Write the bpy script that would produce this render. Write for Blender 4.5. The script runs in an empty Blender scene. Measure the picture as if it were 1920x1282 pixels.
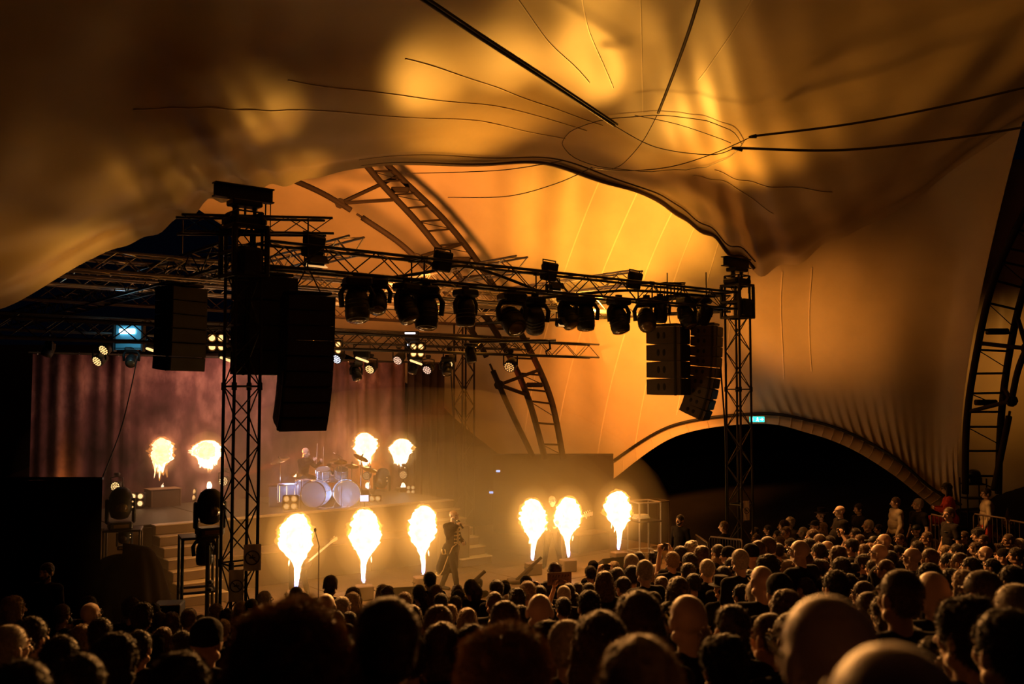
import bpy, bmesh, math, random
import numpy as np
from mathutils import Vector, Matrix, noise

# ------------------------------------------------------------------ camera, world, exposure, lights
S = bpy.context.scene
COL = S.collection
R = random.Random(7)
F, CZ, PITCH = 1750.0, 4.1, math.atan(99 / 1750.0)
cd = bpy.data.cameras.new('camera'); cam = bpy.data.objects.new('camera', cd); COL.objects.link(cam)
cam.location = (0, 0, CZ); cam.rotation_euler = (math.pi / 2 + PITCH, 0, 0)
cd.sensor_width = 36; cd.lens = 36 * F / 1920; cd.clip_start = 0.05; cd.clip_end = 300
cd.dof.use_dof = True; cd.dof.focus_distance = 21; cd.dof.aperture_fstop = 2.2
S.camera = cam
W = bpy.data.worlds.new('night'); S.world = W; W.use_nodes = True
W.node_tree.nodes['Background'].inputs[0].default_value = (0.012, 0.016, 0.045, 1)
W.node_tree.nodes['Background'].inputs[1].default_value = 0.03
vs = S.view_settings; vs.view_transform = 'Standard'; vs.look = 'None'; vs.exposure = 0; vs.gamma = 1; vs.use_curve_mapping = False
cy = S.cycles
cy.use_denoising = True; cy.max_bounces = 5; cy.diffuse_bounces = 2; cy.glossy_bounces = 2; cy.transmission_bounces = 3
cy.transparent_max_bounces = 16; cy.volume_bounces = 0; cy.sample_clamp_indirect = 3; cy.sample_clamp_direct = 0
cy.caustics_reflective = False; cy.caustics_refractive = False; cy.use_light_tree = True
WARM = (1.0, 0.50, 0.10); AMBER = (1.0, 0.42, 0.07); ORANGE = (1.0, 0.30, 0.05)

def at(px, py, Y):
    """world point seen at photo pixel (px,py) at distance Y in front of the camera"""
    a, b = (px - 960) / F, (641 - py) / F
    c, s = math.cos(PITCH), math.sin(PITCH)
    y = c - b * s; z = s + b * c
    return Vector((a * Y / y, Y, CZ + z * Y / y))
def pxm(Y): return F / Y
L0 = Vector((-4.28, 14.8, 0)); U = Vector((.778, .628, 0)).normalized(); V = Vector((-U.y, U.x, 0)); Z = Vector((0, 0, 1))
def st(s, t, z=0.0): return L0 + U * s + V * t + Z * z
UANG = math.atan2(U.y, U.x)

def light(name, kind, loc, energy, color, radius=.25, target=None, angle=None, blend=1.0):
    d = bpy.data.lights.new(name, kind); o = bpy.data.objects.new(name, d); COL.objects.link(o)
    o.location = loc; d.energy = energy; d.color = color
    if kind == 'AREA': d.shape = 'DISK'; d.size = radius * 2
    else: d.shadow_soft_size = radius
    if target is not None:
        o.rotation_euler = (Vector(target) - Vector(loc)).to_track_quat('-Z', 'Y').to_euler()
    if kind == 'SPOT':
        d.spot_size = math.radians(angle); d.spot_blend = blend
    o['kind'] = 'helper'
    return o

# flames: (px, top, bottom, width px, Y of nozzle, kind)
FLAMES = [(555, 965, 1102, 52, 18.5, 'col'), (683, 957, 1092, 49, 19.0, 'col'), (792, 950, 1076, 43, 19.85, 'col'),
          (1000, 937, 1050, 41, 21.6, 'col'), (1065, 934, 1044, 41, 22.0, 'col'), (1160, 922, 1030, 41, 22.9, 'col'),
          (300, 819, 886, 40, 23.5, 'ball'), (388, 826, 870, 46, 24.0, 'ball'), (685, 812, 862, 36, 25.8, 'ball'), (752, 823, 864, 36, 26.3, 'ball')]
for i, (px, t, b, w, Y, k) in enumerate(FLAMES):
    p = at(px, t + (b - t) * .35, Y)
    light('flame_light', 'POINT', p, (46 if k == 'col' else 18), (1, .38, .035), .25)
    if k == 'ball': light('nozzle_light', 'POINT', at(px + 4, 912, Y), 4, (1, .6, .22), .08)

# uplights of the rig that throw the patches on the canvas: (source, target, watts, cone)
def up(src, tgt, e, ang, col=AMBER, rad=.12, bl=1.0):
    light('rig_spot_light', 'SPOT', src, e, col, rad, tgt, ang, bl)
for src_, tgt_, e, ang in [
    ((-4.9, 16.4, 5.2), (-6.92, 13.93, 6.11), 190, 24), ((-4.9, 16.6, 5.4), (-6.5, 14.7, 6.55), 150, 18), ((-4.6, 16.4, 5.8), (-6.09, 13.5, 7.26), 110, 24), ((-4.2, 16.3, 6.0), (-5.39, 14.3, 7.6), 60, 30),
    ((-2.9, 16.6, 6.8), (-3.85, 14.74, 8.5), 120, 30), ((-2.6, 16.9, 6.9), (-3.9, 16.7, 8.15), 60, 50), ((-1.2, 17.9, 6.9), (-1.31, 15.4, 9.3), 330, 30), ((.6, 18.9, 7.0), (-.09, 15.45, 9.58), 330, 22),
    ((1.6, 19.6, 7.0), (1.30, 15.1, 9.7), 560, 32), ((3.2, 20.9, 7.1), (5.0, 18.5, 8.7), 300, 44), ((2.6, 20.4, 7.1), (5.7, 15.31, 9.34), 850, 66), ((-.5, 18.1, 6.9), (-.62, 17.3, 9.25), 230, 90),
    ((2.8, 20.6, 7.0), (3.2, 18.3, 9.2), 110, 80), ((3.2, 20.9, 7.0), (3.71, 22.2, 8.6), 60, 90)]:
    up(src_, tgt_, e * 1.5, ang, (1, .42, .05), .22)
# added wash spots that supply the brightness of the rear canvas
light('wash_fill_light', 'SPOT', st(9.5, 2.0, 6.0), 5200, (1, .44, .055), .4, at(1150, 430, 26), 86)
light('wash_fill_light', 'SPOT', st(10.5, 1.5, 5.8), 4600, (1, .32, .045), .4, at(1180, 720, 28), 72)
light('wash_fill_light', 'SPOT', st(5, 3.0, 6.95), 5200, (1, .33, .06), .4, at(700, 420, 27), 96)
light('wash_fill_light', 'SPOT', st(12.4, 2.0, 4.0), 900, (1, .36, .05), .4, at(1430, 640, 25), 62)
light('backdrop_light', 'AREA', st(3.5, 7.2, 5.4), 150, (1, .46, .30), .8, st(3.5, 9.5, 1.8))
light('beam_light', 'SPOT', at(424, 902, 23.2), 7000, (1, .13, .02), .05, at(640, 822, 24.5), 8, .5)
light('beam_light', 'SPOT', at(960, 700, 27.5), 4000, (1, .13, .02), .05, at(700, 830, 24.5), 13, 1.0)
light('side_fill_light', 'SPOT', at(1850, 720, 23.2), 150, AMBER, .2, at(1930, 700, 26.5), 100)  # added spot that brightens the side canvas
# added spots that light stage edge and crowd in place of the flames
for s_ in (1.5, 5, 8.5, 12): light('front_fill_light', 'SPOT', st(s_, -.35, 5.5), 2700, (1, .42, .10), .15, (-1.5 + s_ * .45, 3.6, .3), 54, .25)
for s_ in (6, 9.5, 12): light('front_fill_light', 'SPOT', st(s_, -.35, 5.5), 1350, (1, .40, .09), .15, st(s_ + 1, -7, .0), 66, .25)
for s_ in (3, 7, 11): light('floor_fill_light', 'SPOT', st(s_, 3, 6), 620, (1, .37, .04), .2, st(s_, 3.0, 0), 90)  # added spots from above for the glow over the stage floor
# ------------------------------------------------------------------ materials
MATS = {}
def mat(name, color, rough=.7, metal=0.0, spec=.3, emit=None, estr=0.0, noise_amt=0.0, noise_scale=5.0, bump=0.0, bump_scale=20.0, trans=0.0, alpha=1.0, sheen=0.0):
    if name in MATS: return MATS[name]
    m = bpy.data.materials.new(name); m.use_nodes = True; nt = m.node_tree; b = nt.nodes['Principled BSDF']
    b.inputs['Roughness'].default_value = rough; b.inputs['Metallic'].default_value = metal
    b.inputs['Specular IOR Level'].default_value = spec; b.inputs['Transmission Weight'].default_value = trans; b.inputs['Alpha'].default_value = alpha
    b.inputs['Base Color'].default_value = (*color, 1)
    if sheen: b.inputs['Sheen Weight'].default_value = sheen; b.inputs['Sheen Roughness'].default_value = .35; b.inputs['Sheen Tint'].default_value = (*[min(1, .55 + c) for c in color], 1)
    if emit: b.inputs['Emission Color'].default_value = (*emit, 1); b.inputs['Emission Strength'].default_value = estr
    tc = nt.nodes.new('ShaderNodeTexCoord')
    n = nt.nodes.new('ShaderNodeTexNoise'); n.inputs['Scale'].default_value = noise_scale; n.inputs['Detail'].default_value = 4
    nt.links.new(tc.outputs['Object'], n.inputs['Vector'])
    r = nt.nodes.new('ShaderNodeValToRGB'); k = max(noise_amt, .06)
    r.color_ramp.elements[0].position = .3; r.color_ramp.elements[1].position = .7
    r.color_ramp.elements[0].color = (*[c * (1 - k) for c in color], 1); r.color_ramp.elements[1].color = (*[min(1, c * (1 + k)) for c in color], 1)
    nt.links.new(n.outputs['Fac'], r.inputs['Fac']); nt.links.new(r.outputs['Color'], b.inputs['Base Color'])
    if bump:
        n2 = nt.nodes.new('ShaderNodeTexNoise'); n2.inputs['Scale'].default_value = bump_scale; n2.inputs['Detail'].default_value = 5
        nt.links.new(tc.outputs['Object'], n2.inputs['Vector'])
        bp = nt.nodes.new('ShaderNodeBump'); bp.inputs['Strength'].default_value = bump; bp.inputs['Distance'].default_value = .02
        nt.links.new(n2.outputs['Fac'], bp.inputs['Height']); nt.links.new(bp.outputs['Normal'], b.inputs['Normal'])
    MATS[name] = m; return m
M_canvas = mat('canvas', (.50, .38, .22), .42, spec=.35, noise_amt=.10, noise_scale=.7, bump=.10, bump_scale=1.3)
M_seam = mat('seam_tape', (.66, .52, .32), .38, spec=.4)
M_black = mat('black_paint', (.012, .011, .010), .5, spec=.3)
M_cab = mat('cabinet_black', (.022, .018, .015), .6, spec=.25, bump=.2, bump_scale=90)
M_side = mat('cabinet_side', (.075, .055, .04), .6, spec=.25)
M_blacksteel = mat('black_steel', (.02, .017, .015), .42, metal=.2, spec=.4)
M_alu = mat('aluminium', (.62, .56, .5), .35, metal=.75)
M_rib = mat('rib_steel', (.075, .045, .028), .5, metal=.2)
M_ribdark = mat('rib_dark_steel', (.020, .013, .009), .75, spec=.12)
M_deck = mat('stage_deck', (.24, .14, .07), .38, spec=.5, noise_amt=.25, noise_scale=1.5, bump=.1)
M_rdeck = mat('riser_deck', (.05, .035, .022), .5)
M_riser = mat('riser_cloth', (.13, .075, .035), .8, noise_amt=.2, noise_scale=2)
M_step = mat('step_face', (.22, .125, .06), .6, noise_amt=.1)
M_edge = mat('step_edge', (.72, .52, .30), .4)
M_drape = mat('black_drape', (.022, .012, .009), .95, spec=.05, noise_amt=.2, noise_scale=2)
M_night = mat('dark_backing', (.010, .007, .005), .95, spec=0)
M_ground = mat('ground', (.022, .015, .011), .9, noise_amt=.3, noise_scale=.8, bump=.3, bump_scale=3)
M_cable = mat('steel_cable', (.06, .045, .035), .5, metal=.3)
M_white = mat('white_banner', (.78, .72, .62), .6)
M_mark = mat('banner_mark', (.05, .04, .04), .7)
M_gold = mat('gold_braid', (.95, .72, .35), .4, spec=.6, emit=None)
M_lensw = mat('lamp_glow_warm', (.9, .7, .4), .3, emit=(1, .58, .22), estr=1.6)
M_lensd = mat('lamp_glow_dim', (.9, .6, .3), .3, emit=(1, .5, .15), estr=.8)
M_lensc = mat('lamp_glow_cool', (.9, .9, .9), .3, emit=(.75, .82, 1.0), estr=1.5)
M_lensp = mat('lamp_glow_pink', (.9, .8, .75), .3, emit=(1, .62, .45), estr=1.0)
M_glass = mat('lamp_glass_dark', (.09, .06, .03), .12, spec=.8)
M_shell = mat('acrylic_shell', (.72, .78, .9), .12, spec=.7, alpha=.42)
M_head = mat('drum_head', (.8, .84, .92), .3, alpha=.55)
M_chrome = mat('chrome', (.85, .85, .85), .15, metal=1.0)
M_brass = mat('cymbal_brass', (.75, .6, .35), .22, metal=.9)
M_wood = mat('pale_wood', (.78, .6, .38), .5)
M_skin = mat('skin', (.66, .42, .30), .5, spec=.35, noise_amt=.08, sheen=0.5)
M_skin2 = mat('skin_pale', (.76, .54, .42), .45, spec=.4, sheen=0.5)
M_skin3 = mat('skin_tanned', (.48, .29, .19), .5, spec=.3, sheen=0.5)
M_hairk = mat('hair_black', (.03, .018, .011), .55, spec=.3, noise_amt=.4, noise_scale=60, sheen=1.0)
M_hairb = mat('hair_brown', (.10, .055, .028), .5, spec=.4, noise_amt=.4, noise_scale=60, sheen=1.0)
M_hairq = mat('hair_golden_brown', (.34, .19, .08), .45, spec=.5, sheen=1.0)
M_hairl = mat('hair_fair', (.34, .24, .14), .5, spec=.35, noise_amt=.3, noise_scale=60, sheen=0.8)
M_hairg = mat('hair_grey', (.5, .44, .38), .5, spec=.35, noise_amt=.3, noise_scale=60, sheen=0.8)
M_cloth = mat('black_cotton', (.018, .014, .012), .9, spec=.1, noise_amt=.2, noise_scale=9, sheen=0.12)
M_cloth2 = mat('dark_brown_jacket', (.06, .04, .03), .8, spec=.2, sheen=0.2)
M_cloth3 = mat('grey_cotton', (.12, .10, .09), .9)
M_cloth4 = mat('tan_jacket', (.42, .33, .22), .8)
M_red = mat('red_overalls', (.62, .07, .035), .7)
M_eye = mat('eye', (.8, .78, .75), .2)
M_lensk = mat('sunglass', (.01, .01, .01), .1, spec=.8)
M_phone = mat('phone_black', (.01, .01, .012), .25, spec=.6)
M_screen = mat('phone_screen', (.1, .12, .16), .2, emit=(.55, .65, .8), estr=.8)
M_card = mat('cardboard', (.20, .12, .07), .9)

# ------------------------------------------------------------------ mesh helpers
class MB:
    def __init__(s): s.v = []; s.f = []
    def add(s, vs_, fs):
        b = len(s.v); s.v.extend([tuple(v) for v in vs_]); s.f.extend([tuple(i + b for i in f) for f in fs]); return s
    def box(s, c, size, rz=0.0, M=None):
        hx, hy, hz = size[0] / 2, size[1] / 2, size[2] / 2
        T = Matrix.Translation(Vector(c)) @ (M.to_4x4() if M else Matrix.Rotation(rz, 4, 'Z'))
        vs_ = [T @ Vector((x, y, z)) for x in (-hx, hx) for y in (-hy, hy) for z in (-hz, hz)]
        return s.add(vs_, [(0, 1, 3, 2), (4, 6, 7, 5), (0, 4, 5, 1), (2, 3, 7, 6), (0, 2, 6, 4), (1, 5, 7, 3)])
    def cbox(s, c, size, ch=.02, rz=0.0, M=None):      # box with chamfered vertical and horizontal edges
        bm = bmesh.new(); bmesh.ops.create_cube(bm, size=1)
        bmesh.ops.scale(bm, vec=size, verts=bm.verts)
        bmesh.ops.bevel(bm, geom=bm.edges[:], offset=min(ch, min(size) * .45), segments=1, affect='EDGES')
        T = Matrix.Translation(Vector(c)) @ (M.to_4x4() if M else Matrix.Rotation(rz, 4, 'Z'))
        bm.verts.ensure_lookup_table()
        s.add([T @ v.co for v in bm.verts], [[v.index for v in f.verts] for f in bm.faces]); bm.free(); return s
    def tube(s, pts, r, n=6, closed=False):
        pts = [Vector(p) for p in pts]; N = len(pts); rings = []
        ref = None
        for i, p in enumerate(pts):
            a = pts[(i - 1) % N] if (i or closed) else p; b = pts[(i + 1) % N] if (i < N - 1 or closed) else p
            d = (b - a).normalized()
            if ref is None: ref = d.orthogonal().normalized()
            x = (ref - d * ref.dot(d)); x = x.normalized() if x.length > 1e-6 else d.orthogonal().normalized(); ref = x
            y = d.cross(x); rr = r[i] if isinstance(r, (list, tuple)) else r
            rings.append([p + (x * math.cos(2 * math.pi * k / n) + y * math.sin(2 * math.pi * k / n)) * rr for k in range(n)])
        fs = []
        for i in range(N if closed else N - 1):
            j = (i + 1) % N
            for k in range(n): fs.append((i * n + k, i * n + (k + 1) % n, j * n + (k + 1) % n, j * n + k))
        if not closed:
            fs.append(tuple(range(n - 1, -1, -1))); fs.append(tuple((N - 1) * n + k for k in range(n)))
        return s.add([v for rg in rings for v in rg], fs)
    def lathe(s, prof, c=(0, 0, 0), axis=(0, 0, 1), n=20):
        q = Vector((0, 0, 1)).rotation_difference(Vector(axis)).to_matrix(); c = Vector(c); vs_ = []; fs = []
        for r, h in prof:
            for k in range(n):
                a = 2 * math.pi * k / n; vs_.append(c + q @ Vector((r * math.cos(a), r * math.sin(a), h)))
        for i in range(len(prof) - 1):
            for k in range(n): fs.append((i * n + k, i * n + (k + 1) % n, (i + 1) * n + (k + 1) % n, (i + 1) * n + k))
        fs.append(tuple(range(n - 1, -1, -1))); fs.append(tuple((len(prof) - 1) * n + k for k in range(n)))
        return s.add(vs_, fs)
    def ell(s, c, rad, n=12, m=8, M=None):
        c = Vector(c); vs_ = []; fs = []
        for i in range(m + 1):
            t = math.pi * i / m
            for k in range(n):
                a = 2 * math.pi * k / n
                p = Vector((rad[0] * math.sin(t) * math.cos(a), rad[1] * math.sin(t) * math.sin(a), rad[2] * math.cos(t)))
                vs_.append(c + (M @ p if M else p))
        for i in range(m):
            for k in range(n): fs.append((i * n + k, (i + 1) * n + k, (i + 1) * n + (k + 1) % n, i * n + (k + 1) % n))
        return s.add(vs_, fs)
    def mesh(s, name, m, smooth=False):
        me = bpy.data.meshes.new(name); me.from_pydata(s.v, [], s.f)
        bm = bmesh.new(); bm.from_mesh(me)
        bmesh.ops.remove_doubles(bm, verts=bm.verts, dist=1e-6)
        bmesh.ops.recalc_face_normals(bm, faces=bm.faces); bm.to_mesh(me); bm.free()
        if m: me.materials.append(m)
        if smooth:
            for p in me.polygons: p.use_smooth = True
        return me
    def obj(s, name, m, parent=None, smooth=False, **k):
        return link(name, s.mesh(name, m, smooth), parent, **k)
def link(name, me, parent=None, **k):
    o = bpy.data.objects.new(name, me); COL.objects.link(o)
    if parent: o.parent = parent
    for a, b in k.items(): o[a] = b
    return o
def thing(name, label, cat, loc=(0, 0, 0), rz=0.0, group=None):
    o = bpy.data.objects.new(name, None); COL.objects.link(o); o.location = loc; o.rotation_euler = (0, 0, rz); o.empty_display_size = .1
    o['label'] = label; o['category'] = cat
    if group: o['group'] = group
    return o
def dup(root, loc=None, rz=None, label=None, scale=None):
    r = root.copy(); COL.objects.link(r)
    if loc is not None: r.location = loc
    if rz is not None: r.rotation_euler = (0, 0, rz)
    if scale is not None: r.scale = (scale,) * 3
    if label: r['label'] = label
    for ch in list(root.children):
        c = ch.copy(); COL.objects.link(c); c.parent = r
        for g in ch.children:
            d = g.copy(); COL.objects.link(d); d.parent = c
    return r
def catmull(P, t):
    n = len(P) - 1; t = min(max(t, 0), 1) * n; i = min(int(t), n - 1); f = t - i
    p0, p1, p2, p3 = P[max(i - 1, 0)], P[i], P[i + 1], P[min(i + 2, n)]
    return ((p1 * 2) + (p2 - p0) * f + (p0 * 2 - p1 * 5 + p2 * 4 - p3) * f * f + (p1 * 3 - p0 - p2 * 3 + p3) * f * f * f) * .5

# ------------------------------------------------------------------ canvas roof
A_bot = [at(*p) for p in [(-260, 640, 12.0), (0, 562, 13.5), (200, 466, 14.8), (400, 374, 15.8), (600, 322, 17), (860, 303, 18.8), (1050, 313, 20.3), (1200, 362, 21.5), (1310, 417, 22.8), (1430, 486, 24), (1600, 432, 23), (1750, 350, 21.5), (1920, 225, 19), (2120, 110, 17)]]
A_top = [at(*p) for p in [(-500, -220, 8.6), (-260, -220, 8.8), (0, -220, 9), (250, -220, 9.2), (500, -220, 9.5), (760, -220, 9.8), (960, -220, 10), (1120, -220, 10.2), (1260, -220, 10.3), (1420, -220, 10.2), (1600, -220, 10), (1780, -220, 9.8), (2000, -220, 9.5), (2250, -220, 9)]]
A_back = [Vector((a.x * 1.0, -3.5, a.z + 1.0)) for a in A_top]
def surfA(u, v):
    b, t, k = catmull(A_bot, u), catmull(A_top, u), catmull(A_back, u)
    if v <= .75:
        w = v / .75
        mid = (b + t) * .5 + Vector((0, 0, .55)) + Vector((0, -.3, 0))
        p = b * (1 - w) ** 2 + mid * 2 * w * (1 - w) + t * w * w
    else:
        w = (v - .75) / .25; p = t.lerp(k, w)
    # rolled hem and gathers at the two tower points
    g1 = math.exp(-((u - .235) / .05) ** 2) * math.exp(-v / .12); g2 = math.exp(-((u - .69) / .07) ** 2) * math.exp(-v / .16)
    e = math.exp(-v / .035)
    dz = .10 * math.sin(v * 95) * math.exp(-v / .05)
    dz += g1 * .10 * math.sin(u * 260 + v * 30) + g2 * (.13 * math.sin(u * 170 + v * 22) - .25)
    dz += .05 * math.sin(u * 60 - v * 26) * math.exp(-v / .25) + .03 * noise.noise(Vector((u * 22, v * 7, 0)))
    return p + Vector((0, e * .25, dz))
def grid_mesh(fn, nu, nv):
    vs_ = [fn(i / nu, j / nv) for j in range(nv + 1) for i in range(nu + 1)]
    fs = [(j * (nu + 1) + i, j * (nu + 1) + i + 1, (j + 1) * (nu + 1) + i + 1, (j + 1) * (nu + 1) + i) for j in range(nv) for i in range(nu)]
    return MB().add(vs_, fs)
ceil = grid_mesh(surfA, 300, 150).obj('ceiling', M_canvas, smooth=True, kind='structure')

W_bot = [at(*p) for p in [(432, 434, 30), (490, 560, 32), (600, 640, 32.5), (740, 705, 32.5), (840, 775, 32), (935, 856, 31.5), (1040, 857, 30.5), (1150, 866, 29), (1260, 801, 28), (1420, 779, 27), (1520, 793, 26.5), (1600, 820, 26), (1680, 866, 25.4), (1742, 918, 25), (1798, 950, 24.6)]]
W_top = [at(*p) for p in [(345, 375, 27.5), (440, 300, 27), (600, 250, 26.5), (760, 230, 26), (900, 225, 25.5), (1020, 235, 25.2), (1120, 260, 24.9), (1220, 310, 24.6), (1320, 395, 24.5), (1430, 478, 24.2), (1540, 438, 23.5), (1640, 390, 22.6), (1740, 330, 21.8), (1830, 270, 20.5), (1925, 200, 19)]]
W_mid = [(a + b) * .5 + Vector((.25 * math.sin(i), 1.3, 0)) for i, (a, b) in enumerate(zip(W_bot, W_top))]
W_mid[-1] = at(1788, 700, 25.0) ; W_mid[-2] = at(1755, 680, 25.4)
def surfW(u, v):
    b, m, t = catmull(W_bot, u), catmull(W_mid, u), catmull(W_top, u)
    p = b * (1 - v) ** 2 + m * 2 * v * (1 - v) + t * v * v
    # valley folds beside the rear rib, puckers above the arched opening
    n = len(W_bot) - 1; x = u * n
    d = 0.0
    k = math.exp(-((x - 4.6 - 1.4 * (1 - v)) / 1.3) ** 2)
    d += k * .16 * math.sin(x * 7.5 + v * 5.0) * (.35 + .65 * v)
    if x > 8.6:
        k = math.exp(-v / .085) * min(1, (x - 8.6) / 1.0) * (.65 + .35 * math.sin(x * 2.3))
        d += k * .13 * math.sin(x * 27 + v * 24)
    if x > 7: d += .05 * math.sin(x * 3 + v * 11) * math.exp(-((x - 9.3) / 1.0) ** 2) * v * 2
    return p + Vector((0, -d, 0))
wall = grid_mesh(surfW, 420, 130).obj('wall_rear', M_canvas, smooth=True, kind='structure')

def strip(fn, pts, w, off, name, m, parent):
    """raised tape that follows a surface"""
    mb = MB(); vs_ = []; P = [fn(*p) for p in pts]
    for i, p in enumerate(P):
        d = (P[min(i + 1, len(P) - 1)] - P[max(i - 1, 0)]).normalized(); toc = (Vector((0, 0, CZ)) - p).normalized()
        uu, vv = pts[i]; N_ = (fn(uu + .002, vv) - fn(uu - .002, vv)).cross(fn(uu, vv + .004) - fn(uu, vv - .004)).normalized()
        if N_.dot(toc) < 0: N_ = -N_
        s_ = d.cross(N_).normalized(); q = p + N_ * off
        vs_ += [q - s_ * w, q - s_ * w - N_ * .05, q + s_ * w - N_ * .05, q + s_ * w]
    fs = []
    for i in range(len(P) - 1):
        for k in range(4): fs.append((i * 4 + k, i * 4 + (k + 1) % 4, (i + 1) * 4 + (k + 1) % 4, (i + 1) * 4 + k))
    mb.add(vs_, fs); return mb.obj(name, m, parent)
nW = len(W_bot) - 1
for xx, v0, v1, sk in [(6.2, .05, 1, 1.0), (6.9, .02, 1, .9), (7.5, .0, 1, .6), (8.1, .06, 1, .3), (8.6, .06, 1, 0), (9.5, .25, .9, -.2), (10.1, .3, .85, -.3), (5.6, .1, .9, .9)]:
    strip(surfW, [((xx + sk * (v * v - .2)) / nW, v) for v in np.linspace(v0, v1, 40)], .016, .016, 'seam', M_seam, wall)
# canvas ring and seams that fan out from it
_grid = []
def find_uv(px, py):
    if not _grid: _grid.extend((proj(surfA(i / 60, j / 60 * .74)), i / 60, j / 60 * .74) for i in range(61) for j in range(61))
    best = min(((q[0] - px) ** 2 + (q[1] - py) ** 2, u, v) for q, u, v in _grid)
    _, u, v = best; h = 1 / 60
    for _ in range(16):
        for du, dv in ((h, 0), (-h, 0), (0, h), (0, -h)):
            q = proj(surfA(u + du, max(0, v + dv))); d = (q[0] - px) ** 2 + (q[1] - py) ** 2
            if d < best[0]: best = (d, u + du, v + dv)
        if (best[1], best[2]) == (u, v): h /= 2
        _, u, v = best
    return u, max(0, v)
def proj(p):
    p = Vector(p) - Vector((0, 0, CZ)); c, s = math.cos(PITCH), math.sin(PITCH)
    d = p.y * c + p.z * s; z = -p.y * s + p.z * c
    return (960 + F * p.x / d, 641 - F * z / d, d)
_uvc = {}
def uvA(px, py):
    k = (px, py)
    if k not in _uvc: _uvc[k] = find_uv(px, py)
    return _uvc[k]
def lineA(pts, w, name, m, parent, off=.014, n=24):
    uv = [Vector(uvA(*p)) for p in pts]
    strip(surfA, [tuple(catmull(uv, i / n)) for i in range(n + 1)], w, off, name, m, parent)
for pts in [[(1150, 165), (1105, 60), (1085, -40)], [(1205, 210), (1203, 100), (1198, -60)], [(1105, 155), (1040, 90), (1000, 40), (940, -40)],
            [(1130, 235), (1000, 190), (915, 158), (760, 110)], [(1100, 245), (900, 195), (700, 172), (540, 150)], [(1060, 260), (760, 220), (480, 206), (250, 205)],
            [(1310, 150), (1360, 80), (1420, -20)], [(1300, 330), (1380, 352), (1450, 400)],
            [(1340, 318), (1440, 350), (1560, 360)]]:
    lineA(pts, .009, 'seam', M_seam, ceil)
for v0, r_ in ((.006, .038), (.034, .014)):  # dark tubes added to draw the shadow lines along the arch edge
    MB().tube([surfA(u_, v0) + Vector((0, -.03, -.05)) for u_ in np.linspace(.33, .685, 110)], [.004 + r_ * min(1, i_ / 50) for i_ in range(110)], 6).obj('edge_shade_tube', M_rib, ceil, True)
ringuv = [Vector(uvA(1222 + 168 * math.cos(a), 265 + 53 * math.sin(a))) for a in np.linspace(0, 2 * math.pi, 13)]
ringpts = [surfA(*catmull(ringuv, i / 48)) + Vector((0, -.02, -.05)) for i in range(48)]
MB().tube(ringpts, .008, 5, closed=True).obj('ring', M_cable, ceil)

# cables under the canvas
def cable(label, pts, r, twin=0.0):
    c = thing('steel_cable', label, 'cable', pts[0])
    P = [Vector(p) - pts[0] for p in pts]
    n = 24; cur = [catmull(P, i / n) for i in range(n + 1)]
    MB().tube(cur, r, 6).obj('wire_rope', M_cable, c, smooth=True)
    if twin: MB().tube([p + Vector((twin, 0, twin * .5)) for p in cur], r, 6).obj('wire_rope', M_cable, c, smooth=True)
    return c
def socket(c, a, b, r=.035):
    MB().tube([a, b], [r, r * .5], 8).obj('socket', M_black, c)
c = cable('thick black double cable dropping from the top edge to the canvas ring', [at(740, -35, 11.0), at(890, 65, 12.6), at(1025, 152, 14.4), at(1152, 236, 16.2)], .024, .05); socket(c, at(1120, 214, 16.0) - c.location, at(1152, 236, 16.2) - c.location)
c = cable('thick cable right of the double one, rising steeply from the ring', [at(1322, -40, 11.0), at(1291, 60, 12.6), at(1262, 140, 14.2), at(1234, 212, 15.8)], .024)
c = cable('upper of two long cables running from the ring to the right side', [at(2000, 145, 15), at(1800, 193, 15.7), at(1600, 232, 16.2), at(1410, 256, 16.6)], .016, .03); socket(c, at(1418, 255, 16.6) - c.location, at(1404, 257, 16.6) - c.location, .04)
c = cable('lower of two long cables running from the ring to the right side', [at(2000, 225, 15), at(1800, 258, 15.7), at(1580, 282, 16.2), at(1378, 278, 16.6)], .016, .03); socket(c, at(1392, 280, 16.6) - c.location, at(1372, 277, 16.6) - c.location, .045)
cable('thin cable curving through the ring below its centre', [at(1152, 236, 16.4), at(1230, 276, 16.4), at(1330, 290, 16.4), at(1375, 279, 16.5)], .008)
cable('thin cable loop sagging along the front of the ring', [at(1110, 315, 16.6), at(1180, 320, 16.5), at(1260, 312, 16.4), at(1340, 287, 16.4), at(1410, 256, 16.5)], .008)
cable('thin cable crossing the ring from its rear edge', [at(1190, 216, 16.9), at(1270, 233, 16.9), at(1345, 258, 16.8), at(1370, 268, 16.8)], .007)
cable('thin cable hanging from the rear of the ring to its front', [at(1232, 216, 16.9), at(1205, 265, 16.8), at(1170, 305, 16.6), at(1148, 317, 16.6)], .007)
cable('cable from the rolled arch edge towards the roof over the stage', [at(1056, 301, 18.9), at(950, 318, 20), at(850, 323, 21.5), at(760, 325, 23)], .010)
cable('pale cable sagging under the bright rear canvas', [at(1110, 314, 18.9), at(1040, 345, 20), at(950, 368, 21.5), at(840, 370, 23)], .010)

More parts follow.
